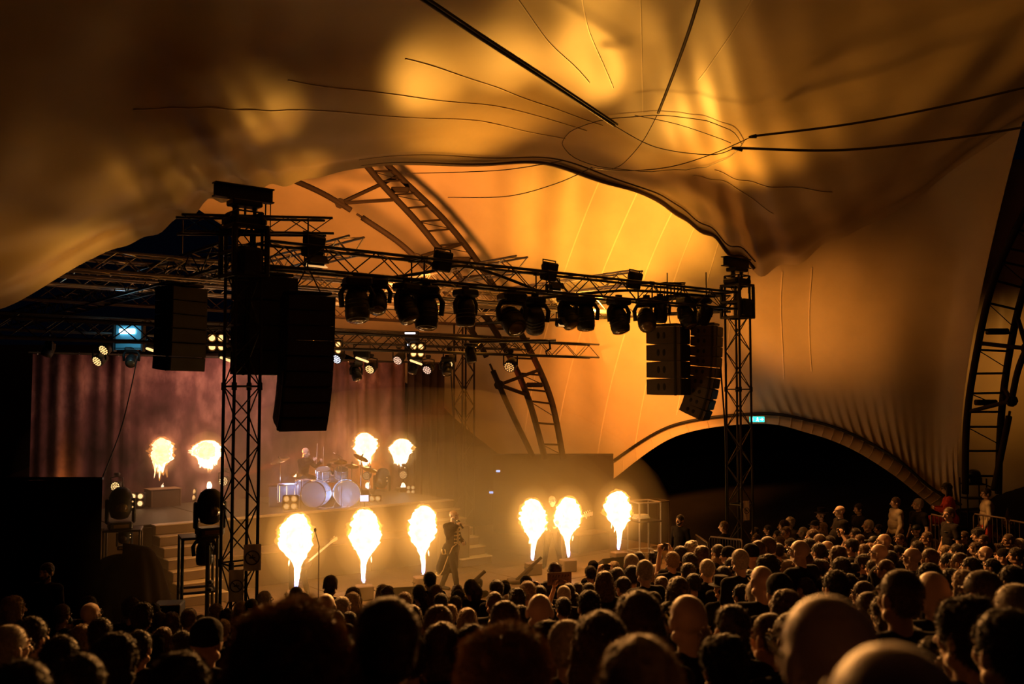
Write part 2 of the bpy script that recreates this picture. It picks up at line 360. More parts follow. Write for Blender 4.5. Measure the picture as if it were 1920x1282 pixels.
# hem band, cord and pegs of the arched opening
def arc_pts(P, n=90): return [catmull([Vector(p) for p in P], i / n) for i in range(n + 1)]
hem = thing('canvas_hem', 'ribbed pale hem band along the arched opening in the canvas wall', 'canvas hem', W_bot[7])
O_out = arc_pts([W_bot[i] for i in range(7, 15)])
O_in = arc_pts([at(*p) for p in [(1150, 897, 28.8), (1266, 818, 27.8), (1420, 794, 26.8), (1516, 812, 26.3), (1592, 840, 25.8), (1668, 886, 25.2), (1726, 932, 24.8), (1768, 968, 24.5)]])
mb = MB(); vs_ = []
for i, (a, b) in enumerate(zip(O_out, O_in)):
    for k in range(5):
        w = k / 4; vs_.append(a.lerp(b, w) + Vector((0, -.05 - .06 * math.sin(w * math.pi), 0)) - hem.location)
mb.add(vs_, [(i * 5 + k, i * 5 + k + 1, (i + 1) * 5 + k + 1, (i + 1) * 5 + k) for i in range(90) for k in range(4)]); mb.obj('band', M_canvas, hem, smooth=True)
for i in range(3, 90, 3):
    a, b = O_out[i], O_in[i]
    MB().tube([a + Vector((0, -.10, 0)) - hem.location, a.lerp(b, .5) + Vector((0, -.15, 0)) - hem.location, b + Vector((0, -.10, 0)) - hem.location], .014, 5).obj('rib', M_canvas, hem)
MB().tube([p + Vector((0, -.14, .06)) - hem.location for p in O_out], .045, 6).obj('cord', M_black, hem, smooth=True)
# dark backdrop behind the arched opening and the stage
bk = MB()
P = [at(-400, 300, 40), at(2600, 300, 36), at(2600, 1300, 36), at(-400, 1300, 40)]
MB().box((4, 37.5, 1.6), (60, .3, 9)).obj('wall_back', M_night, kind='structure')

# side canvas beyond the right rib
V_b = [at(1745, 955, 27), at(1850, 950, 26.5), at(1960, 940, 26), at(2200, 930, 25)]
V_t = [at(1800, 300, 24), at(1900, 300, 23), at(2000, 290, 22), at(2250, 280, 20)]
def surfV(u, v): 
    a, b = catmull(V_b, u), catmull(V_t, u); p = a.lerp(b, v); return p + Vector((0, .8 * math.sin(v * math.pi) + .05 * math.sin(u * 21 + v * 4), 0))
MB_v = grid_mesh(surfV, 50, 50).obj('wall_right', M_canvas, smooth=True, kind='structure')
# ------------------------------------------------------------------ stage
G0 = -1.1
def stage_box(mb, s0, s1, t0, t1, z0, z1, ch=.01): mb.cbox(st((s0 + s1) / 2, (t0 + t1) / 2, (z0 + z1) / 2), (s1 - s0, t1 - t0, z1 - z0), ch, UANG); return mb
stage = thing('stage', 'wide low stage deck with worn brown floor in front of the drum riser', 'stage', st(5, 4, 0))
def sobj(mb, name, m, par, smooth=False, **k):
    mb.v = [tuple(Vector(v) - par.location) for v in mb.v]; return mb.obj(name, m, par, smooth, **k)
for i in range(8):
    for j in range(5):
        sobj(stage_box(MB(), -2.6 + i * 2, -.62 + i * 2, -.6 + j * 2, 1.38 + j * 2, -.12, 0, .012), 'deck_panel', M_deck, stage)
sobj(stage_box(MB(), -2.55, 13.3, -.55, 9.3, G0, -.13), 'skirt', M_drape, stage)
riser = thing('drum_riser', 'tall draped drum riser with pale front edge behind the flames', 'stage riser', st(4, 7.5, 0))
sobj(stage_box(MB(), -2.2, 8.2, 5.9, 9.3, 0.001, 1.34), 'riser_box', M_riser, riser)
for i in range(5): sobj(stage_box(MB(), -2.2 + i * 2.08, -.15 + i * 2.08, 5.86, 9.3, 1.34, 1.4), 'deck_panel', M_rdeck, riser)
sobj(stage_box(MB(), 1.6, 8.05, 5.82, 5.86, 1.34, 1.4), 'edge_strip', M_edge, riser)
low = thing('stage_step', 'lower platform tier running along the foot of the drum riser', 'platform', st(4.4, 5.4, 0))
for i in range(3):
    sobj(stage_box(MB(), 1.55 + i * 1.88, 3.41 + i * 1.88, 4.95, 5.81, 0.001, .68), 'box_unit', M_riser, low)
    sobj(stage_box(MB(), 1.55 + i * 1.88, 3.41 + i * 1.88, 4.93, 5.81, .68, .72), 'top_panel', M_deck, low)
def stairs(s0, s1, label):
    o = thing('stairs', label, 'stairs', st(s0, 4.0, 0))
    for i in range(7):
        t = 4.0 + i * .27; z = .2 * (i + 1)
        sobj(stage_box(MB(), s0, s1, t, 5.84, z - .2 + (.001 if i == 0 else 0), z - .025), 'step', M_step, o)
        sobj(stage_box(MB(), s0 - .015, s1 + .015, t - .02, t + .27, z - .025, z), 'tread', M_edge, o)
    return o
stairs(.55, 1.45, 'brown stage stairs behind the scaffold frame with the moving lights')
stairs(7.2, 8.1, 'brown stage stairs climbing behind the singer')
for (px, py, Y, w, h, dd, lab) in [(305, 938, 23.0, .75, .55, .5, 'dark flight case on the riser under the first fireball'), (840, 1025, 22.6, .95, .95, .5, 'tall black prop box standing beside the singer'),
                                (1100, 1026, 25, 1.15, .75, .6, 'low black amplifier case right of the guitarist'), (1072, 905, 27, .1, .1, .1, None)]:
    if not lab: continue
    p = at(px, py, Y); o = thing('equipment_case', lab, 'case', p, UANG)
    MB().cbox((0, 0, 0), (w, dd, h), .02).obj('case_body', M_riser, o)
    MB().cbox((0, 0, h / 2 + .012), (w + .02, dd + .02, .022), .006).obj('case_lid', M_step, o)
    for sx in (-1, 1): MB().cbox((sx * w * .46, -dd / 2 - .008, 0), (.03, .014, h * .96), .004).obj('edge_rail', M_step, o)

# backdrop: hanging painted cloth with real folds
def backdrop():
    nt_m = bpy.data.materials.new('painted_backdrop'); nt_m.use_nodes = True; nt = nt_m.node_tree; b = nt.nodes['Principled BSDF']
    b.inputs['Roughness'].default_value = .85; b.inputs['Specular IOR Level'].default_value = .1
    tc = nt.nodes.new('ShaderNodeTexCoord'); mp = nt.nodes.new('ShaderNodeMapping'); mp.inputs['Scale'].default_value = (.8, 1, .45)
    nt.links.new(tc.outputs['Object'], mp.inputs['Vector'])
    n1 = nt.nodes.new('ShaderNodeTexNoise'); n1.inputs['Scale'].default_value = 1.3; n1.inputs['Detail'].default_value = 7; n1.inputs['Roughness'].default_value = .6
    nt.links.new(mp.outputs[0], n1.inputs['Vector'])
    r1 = nt.nodes.new('ShaderNodeValToRGB'); e = r1.color_ramp.elements
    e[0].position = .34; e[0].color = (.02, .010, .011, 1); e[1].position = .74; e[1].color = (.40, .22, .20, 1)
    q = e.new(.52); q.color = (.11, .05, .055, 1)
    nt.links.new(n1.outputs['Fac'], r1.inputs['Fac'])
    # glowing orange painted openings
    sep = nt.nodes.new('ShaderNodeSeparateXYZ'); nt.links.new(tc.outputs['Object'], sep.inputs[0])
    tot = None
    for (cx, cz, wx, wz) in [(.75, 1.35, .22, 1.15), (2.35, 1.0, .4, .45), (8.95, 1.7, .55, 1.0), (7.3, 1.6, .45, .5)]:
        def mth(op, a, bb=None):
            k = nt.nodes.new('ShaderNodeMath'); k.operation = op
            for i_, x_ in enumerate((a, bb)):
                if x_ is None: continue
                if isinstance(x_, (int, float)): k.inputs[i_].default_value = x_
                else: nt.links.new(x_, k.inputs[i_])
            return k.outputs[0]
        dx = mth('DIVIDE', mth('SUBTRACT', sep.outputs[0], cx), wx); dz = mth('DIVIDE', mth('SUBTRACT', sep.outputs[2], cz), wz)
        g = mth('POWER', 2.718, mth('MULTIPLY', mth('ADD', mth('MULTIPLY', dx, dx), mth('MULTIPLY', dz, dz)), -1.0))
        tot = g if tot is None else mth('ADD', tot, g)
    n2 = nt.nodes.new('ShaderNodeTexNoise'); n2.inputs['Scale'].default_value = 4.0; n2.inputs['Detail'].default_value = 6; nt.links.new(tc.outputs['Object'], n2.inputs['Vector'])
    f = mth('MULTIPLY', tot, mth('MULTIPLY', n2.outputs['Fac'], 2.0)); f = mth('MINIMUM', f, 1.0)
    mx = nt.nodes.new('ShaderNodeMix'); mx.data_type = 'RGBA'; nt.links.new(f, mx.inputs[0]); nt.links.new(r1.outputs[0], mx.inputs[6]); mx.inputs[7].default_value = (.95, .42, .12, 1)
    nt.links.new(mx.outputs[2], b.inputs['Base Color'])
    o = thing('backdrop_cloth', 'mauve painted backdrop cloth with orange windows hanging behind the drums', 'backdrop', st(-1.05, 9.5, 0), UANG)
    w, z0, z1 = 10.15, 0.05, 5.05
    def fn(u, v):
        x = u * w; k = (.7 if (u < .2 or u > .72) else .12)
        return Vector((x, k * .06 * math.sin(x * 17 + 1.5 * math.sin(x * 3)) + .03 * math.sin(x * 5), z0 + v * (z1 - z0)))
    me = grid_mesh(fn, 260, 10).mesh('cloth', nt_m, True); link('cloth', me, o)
    MB().tube([(-.1, 0, z1 + .03), (w + .9, 0, z1 + .03)], .03, 6).obj('batten', M_blacksteel, o)
    for i in range(12): MB().tube([(i * .9 + .1, 0, z1 - .02), (i * .9 + .1, 0, z1 + .06)], .012, 5).obj('tie', M_white, o)
    k = thing('side_curtain', 'plain black curtain closing the far side of the painted backdrop', 'curtain', st(9.05, 9.35, 0), UANG)
    def f2(u, v): return Vector((u * 1.3, .06 * math.sin(u * 30), .05 + v * 5.0))
    link('curtain_panel', grid_mesh(f2, 60, 6).mesh('curtain_panel', M_drape, True), k)
    MB().tube([(0, 0, 5.07), (1.3, 0, 5.07)], .025, 6).obj('curtain_rail', M_blacksteel, k)
backdrop()
def curtain(label, A, B, z0, z1, amp=.05, fq=22, m=None, nx=70):
    A = Vector(A); B = Vector(B); d = B - A; n = Vector((-d.y, d.x, 0)).normalized()
    o = thing('curtain', label, 'curtain', (A.x, A.y, 0))
    def fn(u, v): return d * u + n * amp * math.sin(u * fq + .6 * math.sin(u * 9)) * (1.15 - v * .5) + Vector((0, 0, z0 + (z1 - z0) * v + .03 * math.sin(u * 7) * v))
    link('curtain_panel', grid_mesh(fn, nx, 8).mesh('curtain_panel', m or M_drape, True), o)
    MB().tube([(0, 0, z1), tuple(d + Vector((0, 0, z1)))], .03, 6).obj('rail', M_blacksteel, o)
    return o
a = at(-200, 900, 16.6); b_ = at(193, 897, 16.6)
curtain('large black masking curtain at the left wing, hiding the stage side', (a.x, a.y, 0), (b_.x, b_.y, 0), G0, b_.z, .05, 16)
a = at(925, 858, 28); b_ = at(1150, 852, 28); curtain('black drape hanging behind the guitarist under the pale canvas', (a.x, a.y, 0), (b_.x, b_.y, 0), G0, b_.z, .05, 26)
a = at(815, 740, 30.5); b_ = at(945, 858, 30.2)
o = thing('curtain', 'dark sloping drape between backdrop and rear canvas', 'curtain', (a.x, a.y, 0))
o_d = Vector((b_.x - a.x, b_.y - a.y, 0))
def f3(u, v): return o_d * u + Vector((0, .05 * math.sin(u * 20), (a.z + (b_.z - a.z) * u ** .8) * v + G0 * (1 - v)))
link('curtain_panel', grid_mesh(f3, 30, 6).mesh('curtain_panel', M_drape, True), o)
# draped cover over equipment in the wing
cov = thing('black_cover', 'crumpled black cloth draped over equipment beside the stage stairs', 'cover', at(240, 1130, 16.9) * 1)
cov.location.z = G0
def f4(u, v):
    a_ = u * 2 * math.pi; h = at(262, 1027, 16.9).z - G0; c_, s_ = math.cos(a_), math.sin(a_)
    fold = 1 + .09 * math.sin(a_ * 6 + 1) * v + .05 * math.sin(a_ * 13) * v
    rx, ry = .40 + .50 * v ** .8, .16 + .62 * v ** .8
    z = (h - .30 * (1 - c_) / 2 - .10 * math.sin(a_ * 2)) * (1 - v ** 2.0)
    if v < .12: rx *= v / .12; ry *= v / .12
    return Vector((rx * c_ * fold - .12 * (1 - v), ry * s_ * fold, z + .02 - .05 * math.sin(a_ * 6) * v * (1 - v)))
link('cloth', grid_mesh(f4, 90, 24).mesh('cloth', M_drape, True), cov)

# ------------------------------------------------------------------ trusses
_cyl = MB().tube([(0, 0, 0), (0, 0, 1)], 1, 6).mesh('brace', None)
_cylm = {}
def rod(name, a, b, r, m, parent):
    k = m.name
    if k not in _cylm: me = _cyl.copy(); me.materials.clear(); me.materials.append(m); _cylm[k] = me
    a = Vector(a); b = Vector(b); d = b - a
    o = link(name, _cylm[k], parent); o.location = a; o.rotation_mode = 'QUATERNION'
    o.rotation_quaternion = Vector((0, 0, 1)).rotation_difference(d.normalized()); o.scale = (r, r, d.length); return o
def truss(name, label, A, B, w, h, m, cell=.45, split=True, rc=.026, rb=.011, side=None, group=None, up_=None, name_cat='truss'):
    A = Vector(A); B = Vector(B); d = (B - A); Ln = d.length; d.normalize()
    upv = Vector(up_) if up_ else Vector((0, 0, 1)); sd = d.cross(upv).normalized(); upv = sd.cross(d).normalized()
    root = thing(name, label, name_cat, A, group=group)
    C4 = [sd * (w / 2 * a) + upv * (h / 2 * b) for a, b in ((-1, -1), (1, -1), (1, 1), (-1, 1))]
    for c in C4: rod('chord', c, c + d * Ln, rc, m, root)
    n = max(2, int(Ln / cell)); mb = MB()
    for i in range(n):
        for f_ in range(4):
            a, b = C4[f_], C4[(f_ + 1) % 4]
            p, q = (a, b) if (i + f_) % 2 == 0 else (b, a)
            P1, P2 = p + d * (Ln * i / n), q + d * (Ln * (i + 1) / n)
            if split: rod('diagonal_brace', P1, P2, rb, m, root)
            else: mb.tube([P1, P2], rb, 4)
    if split:
        k = max(1, n // 6)
        for i in range(k + 1):
            for f_ in range(4):
                a, b = C4[f_], C4[(f_ + 1) % 4]; x = d * (Ln * i / k); rod('cross_brace', a + x, b + x, rb * 1.3, m, root)
                if 0 < i < k: MB().tube([a + x - d * .06, a + x + d * .06], rc * 1.5, 8).obj('coupler', m, root)
    else: mb.obj('lattice_bracing', m, root, kind='stuff')
    return root
TZ = 6.36
TH = .40
lt = st(0, 0); rt = st(12.57, 0)
truss('truss_tower', 'black lattice tower nearest the camera, left of the drums', (lt.x, lt.y, G0 - .2), (lt.x, lt.y, 7.0), .42, .42, M_blacksteel, .46, True, .028, .012, up_=V)
truss('truss_tower', 'lattice tower at the far end of the stage beside the exit sign', (rt.x, rt.y, G0 - .2), (rt.x, rt.y, 7.0), .42, .42, M_blacksteel, .46, True, .028, .012, up_=V)
r2 = at(870, 740, 27.3)
truss('truss_tower', 'slim rear lattice tower standing between backdrop and pale canvas', (r2.x, r2.y, G0), (r2.x, r2.y, 6.2), .42, .42, M_ribdark, .46, False, .03, .014, up_=V)
truss('lighting_truss', 'long black front truss joining the two stage towers', st(.3, 0, TZ), st(12.3, 0, TZ), .42, TH, M_blacksteel, .5, True, .028, .012)
truss('lighting_truss', 'black side truss running back from the near tower to the dark corner', st(0, .3, TZ), st(0, 17, TZ), .42, TH, M_blacksteel, .5, False, .028, .014)
truss('lighting_truss', 'black side truss running back from the far tower over the guitarist', st(12.57, .3, TZ), (r2.x, r2.y, TZ), .42, TH, M_blacksteel, .5, False, .028, .014)
for i, (t, z, s0, s1, m, lab) in enumerate([(2.2, 6.32, -2.2, 12.2, M_alu, 'first silver roof truss behind the black front truss'), (4.2, 6.45, -2.6, 12.2, M_alu, 'second silver roof truss, catching amber light'),
                        (6.2, 6.5, -3.0, 12.2, M_alu, 'third silver roof truss, deep in the stage roof'), (8.2, 6.35, -3, 12.4, M_rib, 'rearmost brown roof truss under the canvas'),
                        (3.6, 5.25, -3.5, 11.2, M_blacksteel, 'low black lamp truss hanging above the stairs'), (7.4, 5.62, -3.5, 12.0, M_blacksteel, 'low black lamp truss just before the backdrop')]):
    truss('roof_truss' if m is not M_blacksteel else 'lighting_truss', lab, st(s0, t, z), st(s1, t, z), .36, .34, m, .42, False, .026, .012)
for s_, lab in ((2.2, 'silver roof truss crossing front to back over the drum kit'), (6.0, 'silver roof truss crossing front to back over the singer'), (9.4, 'silver roof truss crossing front to back over the guitarist')):
    truss('roof_truss', lab, st(s_, .3, 6.75), st(s_, 9.5, 6.75), .3, .3, M_alu, .42, False, .022, .011)
# stubby outrigger truss at the near tower top
truss('outrigger_truss', 'short flat outrigger truss on the near tower top', st(-1.0, .1, 6.72), st(1.5, .0, 6.95), .3, .26, M_blacksteel, .4, False, .022, .011)
def towerhead(p, label):
    o = thing('tower_head', label, 'tower head', (p.x, p.y, 0), UANG)
    for sx in (-1, 1):
        for sy in (-1, 1): MB().cbox((sx * .27, sy * .27, 6.35), (.07, .07, .78), .01).obj('corner_post', M_blacksteel, o)
    for z in (5.98, 6.35, 6.76):
        for sx in (-1, 1):
            MB().cbox((sx * .27, 0, z), (.06, .6, .06), .01).obj('frame_bar', M_blacksteel, o)
            MB().cbox((0, sx * .27, z), (.6, .06, .06), .01).obj('frame_bar', M_blacksteel, o)
    MB().cbox((0, 0, 6.86), (.62, .42, .14), .04).obj('base_plate', M_blacksteel, o)
    for sx in (-1, 1):
        MB().lathe([(.045, 0), (.045, .06), (.03, .07), (.03, .13), (.045, .14), (.045, .2), (.03, .21), (.03, .27)], (sx * .17, 0, 6.93), n=10).obj('post', M_blacksteel, o)
        MB().tube([(sx * .06, .12, 6.93), (sx * .06, .12, 7.2)], .02, 6).obj('post', M_blacksteel, o)
    MB().cbox((0, 0, 7.15), (.5, .3, .10), .02).obj('sheave_box', M_blacksteel, o)
    I = MB(); I.box((-.02, 0, 7.33), (.98, .02, .2)); I.obj('beam_web', M_blacksteel, o)
    for z in (7.22, 7.43): MB().box((-.02, 0, z), (.98, .16, .022)).obj('beam_flange', M_blacksteel, o)
    MB().tube([(.44, 0, 7.22), (.44, 0, 6.6)], .009, 5).obj('chain', M_blacksteel, o)
    MB().cbox((.0, -.22, 6.2), (.36, .26, .44), .05).obj('hoist_motor', M_black, o)
    return o
towerhead(lt, 'black steel beam head with hoist on top of the near tower')
towerhead(rt, 'black steel beam head with hoist on top of the far tower')

# ------------------------------------------------------------------ canvas support ribs (lattice arches)
def px_curve(P, n=60): return [catmull([at(*p) for p in P], i / n) for i in range(n + 1)]
def arch(label, c1, c2, c3, m, nrung, strut, r1=.09, extra=()):
    A, B = px_curve(c1), px_curve(c2); C3 = px_curve(c3)
    o = thing('arch_rib', label, 'tent rib', A[-1]); q = o.location
    for X, r in ((A, r1), (B, r1)): MB().tube([p - q for p in X], r, 8).obj('chord', m, o, True)
    for a_, b2 in [(0, 15), (15, 30), (30, 45), (45, 60)]:
        seg = C3[a_:b2 + 1]; k = seg[1:-1] if len(seg) > 4 else seg
        MB().tube([p - q for p in k], r1 * .85, 8).obj('outer_strut', m, o, True)
        MB().tube([C3[a_] - q, C3[a_ + 1] - q], r1 * .35, 6).obj('strut_pin', m, o)
    for i in range(1, nrung):
        f = i / nrung * 60; k = int(f)
        rod('rung', A[k] - q, B[k] - q, r1 * .32, m, o)
        if i % 2: rod('stay', A[k] - q, B[min(60, k + int(60 / nrung))] - q, r1 * .14, m, o)
    for i in strut:
        k = int(i * 60)
        rod('strut', A[min(60, k + 2)] - q, C3[k] - q, r1 * .6, m, o); rod('strut', B[max(0, k - 3)] - q, C3[k] - q, r1 * .6, m, o)
        MB().lathe([(r1 * 1.5, -.05), (r1 * 1.6, 0), (r1 * 1.5, .05)], C3[k] - q, (0, 1, .2), 8).obj('joint_plate', m, o)
        MB().cbox(A[k].lerp(B[k], .5) - q, (.5, .2, .14), .03).obj('cross_block', m, o)
    return o
arch('rear lattice arch rib curving down behind the lamps to the black drape', [(640, 250, 25), (712, 340, 25.3), (790, 425, 25.8), (862, 520, 26.3), (940, 640, 26.8), (988, 740, 27.2), (1022, 860, 27.5)],
     [(680, 262, 25.8), (756, 338, 26), (840, 420, 26.4), (912, 515, 26.9), (985, 640, 27.4), (1032, 745, 27.8), (1056, 860, 28)],
     [(500, 318, 24.4), (600, 360, 24.6), (690, 415, 24.8), (768, 472, 25), (845, 560, 25.3), (905, 655, 25.6), (955, 765, 26), (1002, 862, 26.3)], M_ribdark, 22, (.20, .46, .80))
arch('dark lattice arch rib at the right edge above the man in red', [(1960, 330, 20.5), (1900, 440, 21), (1857, 545, 21.5), (1826, 690, 22), (1812, 800, 22.3), (1810, 925, 22.6)],
     [(2020, 350, 21), (1958, 450, 21.6), (1915, 560, 22), (1888, 690, 22.5), (1876, 800, 22.8), (1872, 925, 23.1)],
     [(2060, 470, 20.4), (1995, 540, 20.6), (1945, 620, 20.8), (1910, 690, 21), (1888, 800, 21.4), (1862, 925, 21.8)], M_ribdark, 16, (.5, .72), .085)

# ------------------------------------------------------------------ loudspeaker arrays
def array(label, P, w, h, n, d=.55, ang0=0, rz=0, curve=0, side=M_cab, holes=True):
    """hanging line of cabinets: P top centre, w wide, h tall per cabinet; the lower ones tilt progressively"""
    o = thing('line_array', label, 'loudspeaker array', P, rz)
    z = 0; y = 0; tilt = math.radians(ang0)
    MB().cbox((0, 0, .05), (w * .9, d * .8, .05), .01).obj('flying_frame', M_blacksteel, o)
    for sx in (-1, 1): MB().tube([(sx * w * .3, 0, .05), (0, 0, .5)], .012, 5).obj('sling', M_blacksteel, o)
    MB().tube([(0, 0, .45), (0, 0, 1.3)], .014, 5).obj('hoist_chain', M_blacksteel, o)
    for i in range(n):
        M_ = Matrix.Rotation(tilt, 3, 'X'); c = Vector((0, y, z)) + M_ @ Vector((0, 0, -h / 2))
        # wedge cabinet: deeper front, tapered rear
        hw, hh = w / 2, h / 2 * .985
        vs_ = []
        for (yy, k, kx) in ((-d / 2, .985, 1), (-d / 2 + .06, 1, 1), (d * .18, .975, 1), (d / 2, .90, .95)):
            for (sx, sz) in ((-1, -1), (1, -1), (1, 1), (-1, 1)): vs_.append(c + M_ @ Vector((sx * hw * kx, yy, sz * hh * k)))
        fs = [(3, 2, 1, 0), (12, 13, 14, 15)] + [(a * 4 + k, a * 4 + (k + 1) % 4, a * 4 + 4 + (k + 1) % 4, a * 4 + 4 + k) for a in range(3) for k in range(4)]
        cb = MB().add(vs_, fs).obj('cabinet', side, o)
        g = MB(); g.box(c + M_ @ Vector((0, -d / 2 - .012, 0)), (w * .96, .012, h * .88), M=M_); g.obj('grille', M_cab, cb)
        for sx in (-1, 1):
            MB().box(c + M_ @ Vector((sx * (hw + .008), -d * .35, 0)), (.016, .05, h * 1.02), M=M_).obj('rigging_plate', M_blacksteel, cb)
            if holes:
                for sy in (-.02, .1): MB().ell(c + M_ @ Vector((sx * (hw * .995), sy * 1.2, 0)), (.006, .04, h * .22), 10, 6, M_).obj('side_handle', M_black, cb)
        nxt = Vector((0, y, z)) + M_ @ Vector((0, 0, -h)); y, z = nxt.y, nxt.z
        tilt += curve * (i / n)
    return o
FR = UANG
p = at(340, 540, 17.6); array('loudspeaker array hanging furthest behind the near tower, above the left stairs', p, .82, .26, 6, .5, 0, FR + .35, .05)
p = at(496, 520, 15.9); array('straight subwoofer stack hanging directly behind the near tower', p, .95, .42, 4, .6, 0, FR + .1, 0, holes=False)
p = at(576, 556, 15.3); array('large curved loudspeaker array hanging right of the near tower', p, .80, .24, 9, .5, 2, FR - .15, .13)
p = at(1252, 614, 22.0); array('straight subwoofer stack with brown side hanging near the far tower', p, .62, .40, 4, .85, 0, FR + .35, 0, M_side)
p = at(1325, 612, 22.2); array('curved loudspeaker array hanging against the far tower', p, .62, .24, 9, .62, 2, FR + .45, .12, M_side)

# ------------------------------------------------------------------ lamps
def moving_head(lab, P, s=1.0, rz=0.0, tilt=.5, lens=None, hang=True, body=M_black, name='moving_light'):
    """base, U yoke and a rounded head that tilts; hanging ones are upside down"""
    o = thing(name, lab, 'stage light', P, rz); o.scale = (s, s, s if hang else -s)
    MB().cbox((0, 0, -.07), (.36, .30, .12), .03).obj('base', body, o)
    MB().cbox((0, 0, -.0), (.12, .06, .10), .01).obj('clamp', M_blacksteel, o)
    y = MB()
    y.tube([(-.20, 0, -.42), (-.22, 0, -.24), (-.17, 0, -.15), (0, 0, -.135), (.17, 0, -.15), (.22, 0, -.24), (.20, 0, -.42)], .038, 8)
    y.obj('yoke', body, o, True)
    d = Vector((0, -math.sin(tilt), -math.cos(tilt))); c = Vector((0, 0, -.40))
    hd = MB().lathe([(.06, -.25), (.12, -.22), (.155, -.12), (.16, 0), (.165, .12), (.15, .19), (.135, .20)], c, d, 18).obj('lamp_head', body, o, True)
    MB().lathe([(.125, 0), (.12, .015), (.05, .028)], c + d * .195, d, 18).obj('lens', lens or M_glass, hd, True)
    for k in range(3): MB().lathe([(.162, -.01), (.168, 0), (.162, .01)], c + d * (-.06 + .06 * k), d, 18).obj('cooling_ring', body, hd)
    return o
def par(lab, P, aim, m, s=1.0, rz=0):
    o = thing('led_lamp', lab, 'stage light', P, rz); o.scale = (s,) * 3
    d = Vector(aim).normalized(); c = Vector((0, 0, -.34))
    MB().cbox((0, 0, -.03), (.14, .1, .08), .02).obj('clamp', M_blacksteel, o)
    MB().tube([(-.15, 0, -.34), (-.15, 0, -.12), (0, 0, -.08), (.15, 0, -.12), (.15, 0, -.34)], .018, 6).obj('yoke', M_black, o, True)
    h = MB().lathe([(.07, -.2), (.12, -.16), (.135, -.04), (.14, .06), (.132, .075)], c, d, 18).obj('lamp_body', M_black, o, True)
    q = Vector((0, 0, 1)).rotation_difference(d).to_matrix()
    MB().lathe([(.128, 0), (.126, .008)], c + d * .07, d, 18).obj('lens_plate', M_black, h)
    pr = MB()
    for rr, k in ((0, 1), (.048, 6), (.095, 12)):
        for i in range(k):
            a_ = 2 * math.pi * i / k; pr.ell(c + q @ Vector((rr * math.cos(a_), rr * math.sin(a_), .082)), (.019, .019, .012), 8, 4, q)
    pr.obj('lens_array', m, h, True, kind='stuff'); return o
def blinder(lab, P, m, s=1.0, rz=0, tilt=0.0, frame=True, name='four_lamp_blinder'):
    o = thing(name, lab, 'stage light', P, rz); o.scale = (s,) * 3
    M_ = Matrix.Rotation(tilt, 3, 'X')
    hs = MB().cbox((0, 0, 0), (.36, .16, .36), .025, M=M_).obj('housing', M_black, o)
    if frame:
        MB().tube([(-.2, 0, 0), (-.2, 0, .22), (.2, 0, .22), (.2, 0, 0)], .015, 6).obj('bracket', M_blacksteel, o)
    for sx in (-1, 1):
        for sz in (-1, 1):
            c = M_ @ Vector((sx * .085, -.085, sz * .085)); ax = M_ @ Vector((0, -1, 0))
            MB().lathe([(.078, -.02), (.078, .01), (.068, .012)], c, ax, 16).obj('lamp_rim', M_gold if m is not M_glass else M_black, hs)
            MB().lathe([(.066, 0), (.058, .012), (.02, .02)], c, ax, 16).obj('lamp', m, hs, True)
    return o
front_heads = [(670, 548, 15.9, .78, .25, 'leftmost big moving light hanging from the front truss, right of the speakers'), (708, 552, 16.2, .62, .7, 'smaller moving light tucked against the leftmost big one'),
    (762, 560, 16.6, .72, .5, 'moving light leaning left in the dark cluster over the drums'), (800, 565, 16.9, .80, .2, 'big upright moving light in the cluster over the drums'),
    (873, 572, 17.5, .70, 0, 'single upright moving light in the middle of the front truss'), (960, 578, 18.4, .85, .9, 'tilted moving light with open shutter right of the middle one'),
    (1003, 586, 18.8, .75, -.7, 'moving light pointing sideways in the bunch over the guitarist'), (1065, 583, 19.4, .70, .6, 'moving light beside the amber lit flap lamp'), (1098, 586, 19.7, .72, .1, 'moving light hanging right of the amber flap lamp'),
    (1160, 588, 20.4, .78, .35, 'moving light before the gap in the far half of the truss'), (1212, 588, 21.0, .76, .8, 'dangling moving light above the straight speaker stack'), (1238, 585, 21.2, .6, -.3, 'small moving light above the straight speaker stack'),
    (1288, 588, 21.7, .72, .5, 'moving light between the two far speaker arrays'), (1320, 588, 22.0, .65, -.5, 'last moving light before the far tower')]
for px, py, Y, s_, tl, lab in front_heads: moving_head(lab, at(px, py - 30, Y), s_ * 1.65, FR + R.uniform(-.8, .8), tl)
for px, py, Y, lab in [(830, 494, 17.1, 'square blinder standing upright on the front truss above the drums'), (1030, 513, 18.9, 'square blinder standing on the front truss above the guitarist'), (1190, 530, 20.7, 'small square blinder on the far half of the front truss'), (588, 466, 15.6, 'square blinder on the front truss near the steel beam head')]:
    blinder(lab, at(px, py - 4, Y), M_glass, 1.05, FR + math.pi + .2, -.25)
    
for px, py, Y, lab in [(432, 618, 26, None)]: pass
bx = thing('cable_basket', 'open black lattice basket standing on the truss near the far tower', 'basket', at(1258, 545, 21.3), FR)
for sx in (-1, 1):
    for sz in (-1, 1): rod('frame_bar', (-.32, sx * .15, sz * .14), (.32, sx * .15, sz * .14 + .05), .018, M_blacksteel, bx)
for k in range(6):
    x = -.3 + k * .12
    for sx in (-1, 1): rod('frame_bar', (x, sx * .15, -.14), (x, sx * .15, .16), .012, M_blacksteel, bx)
    rod('frame_bar', (x, -.15, .16), (x, .15, .16), .012, M_blacksteel, bx)
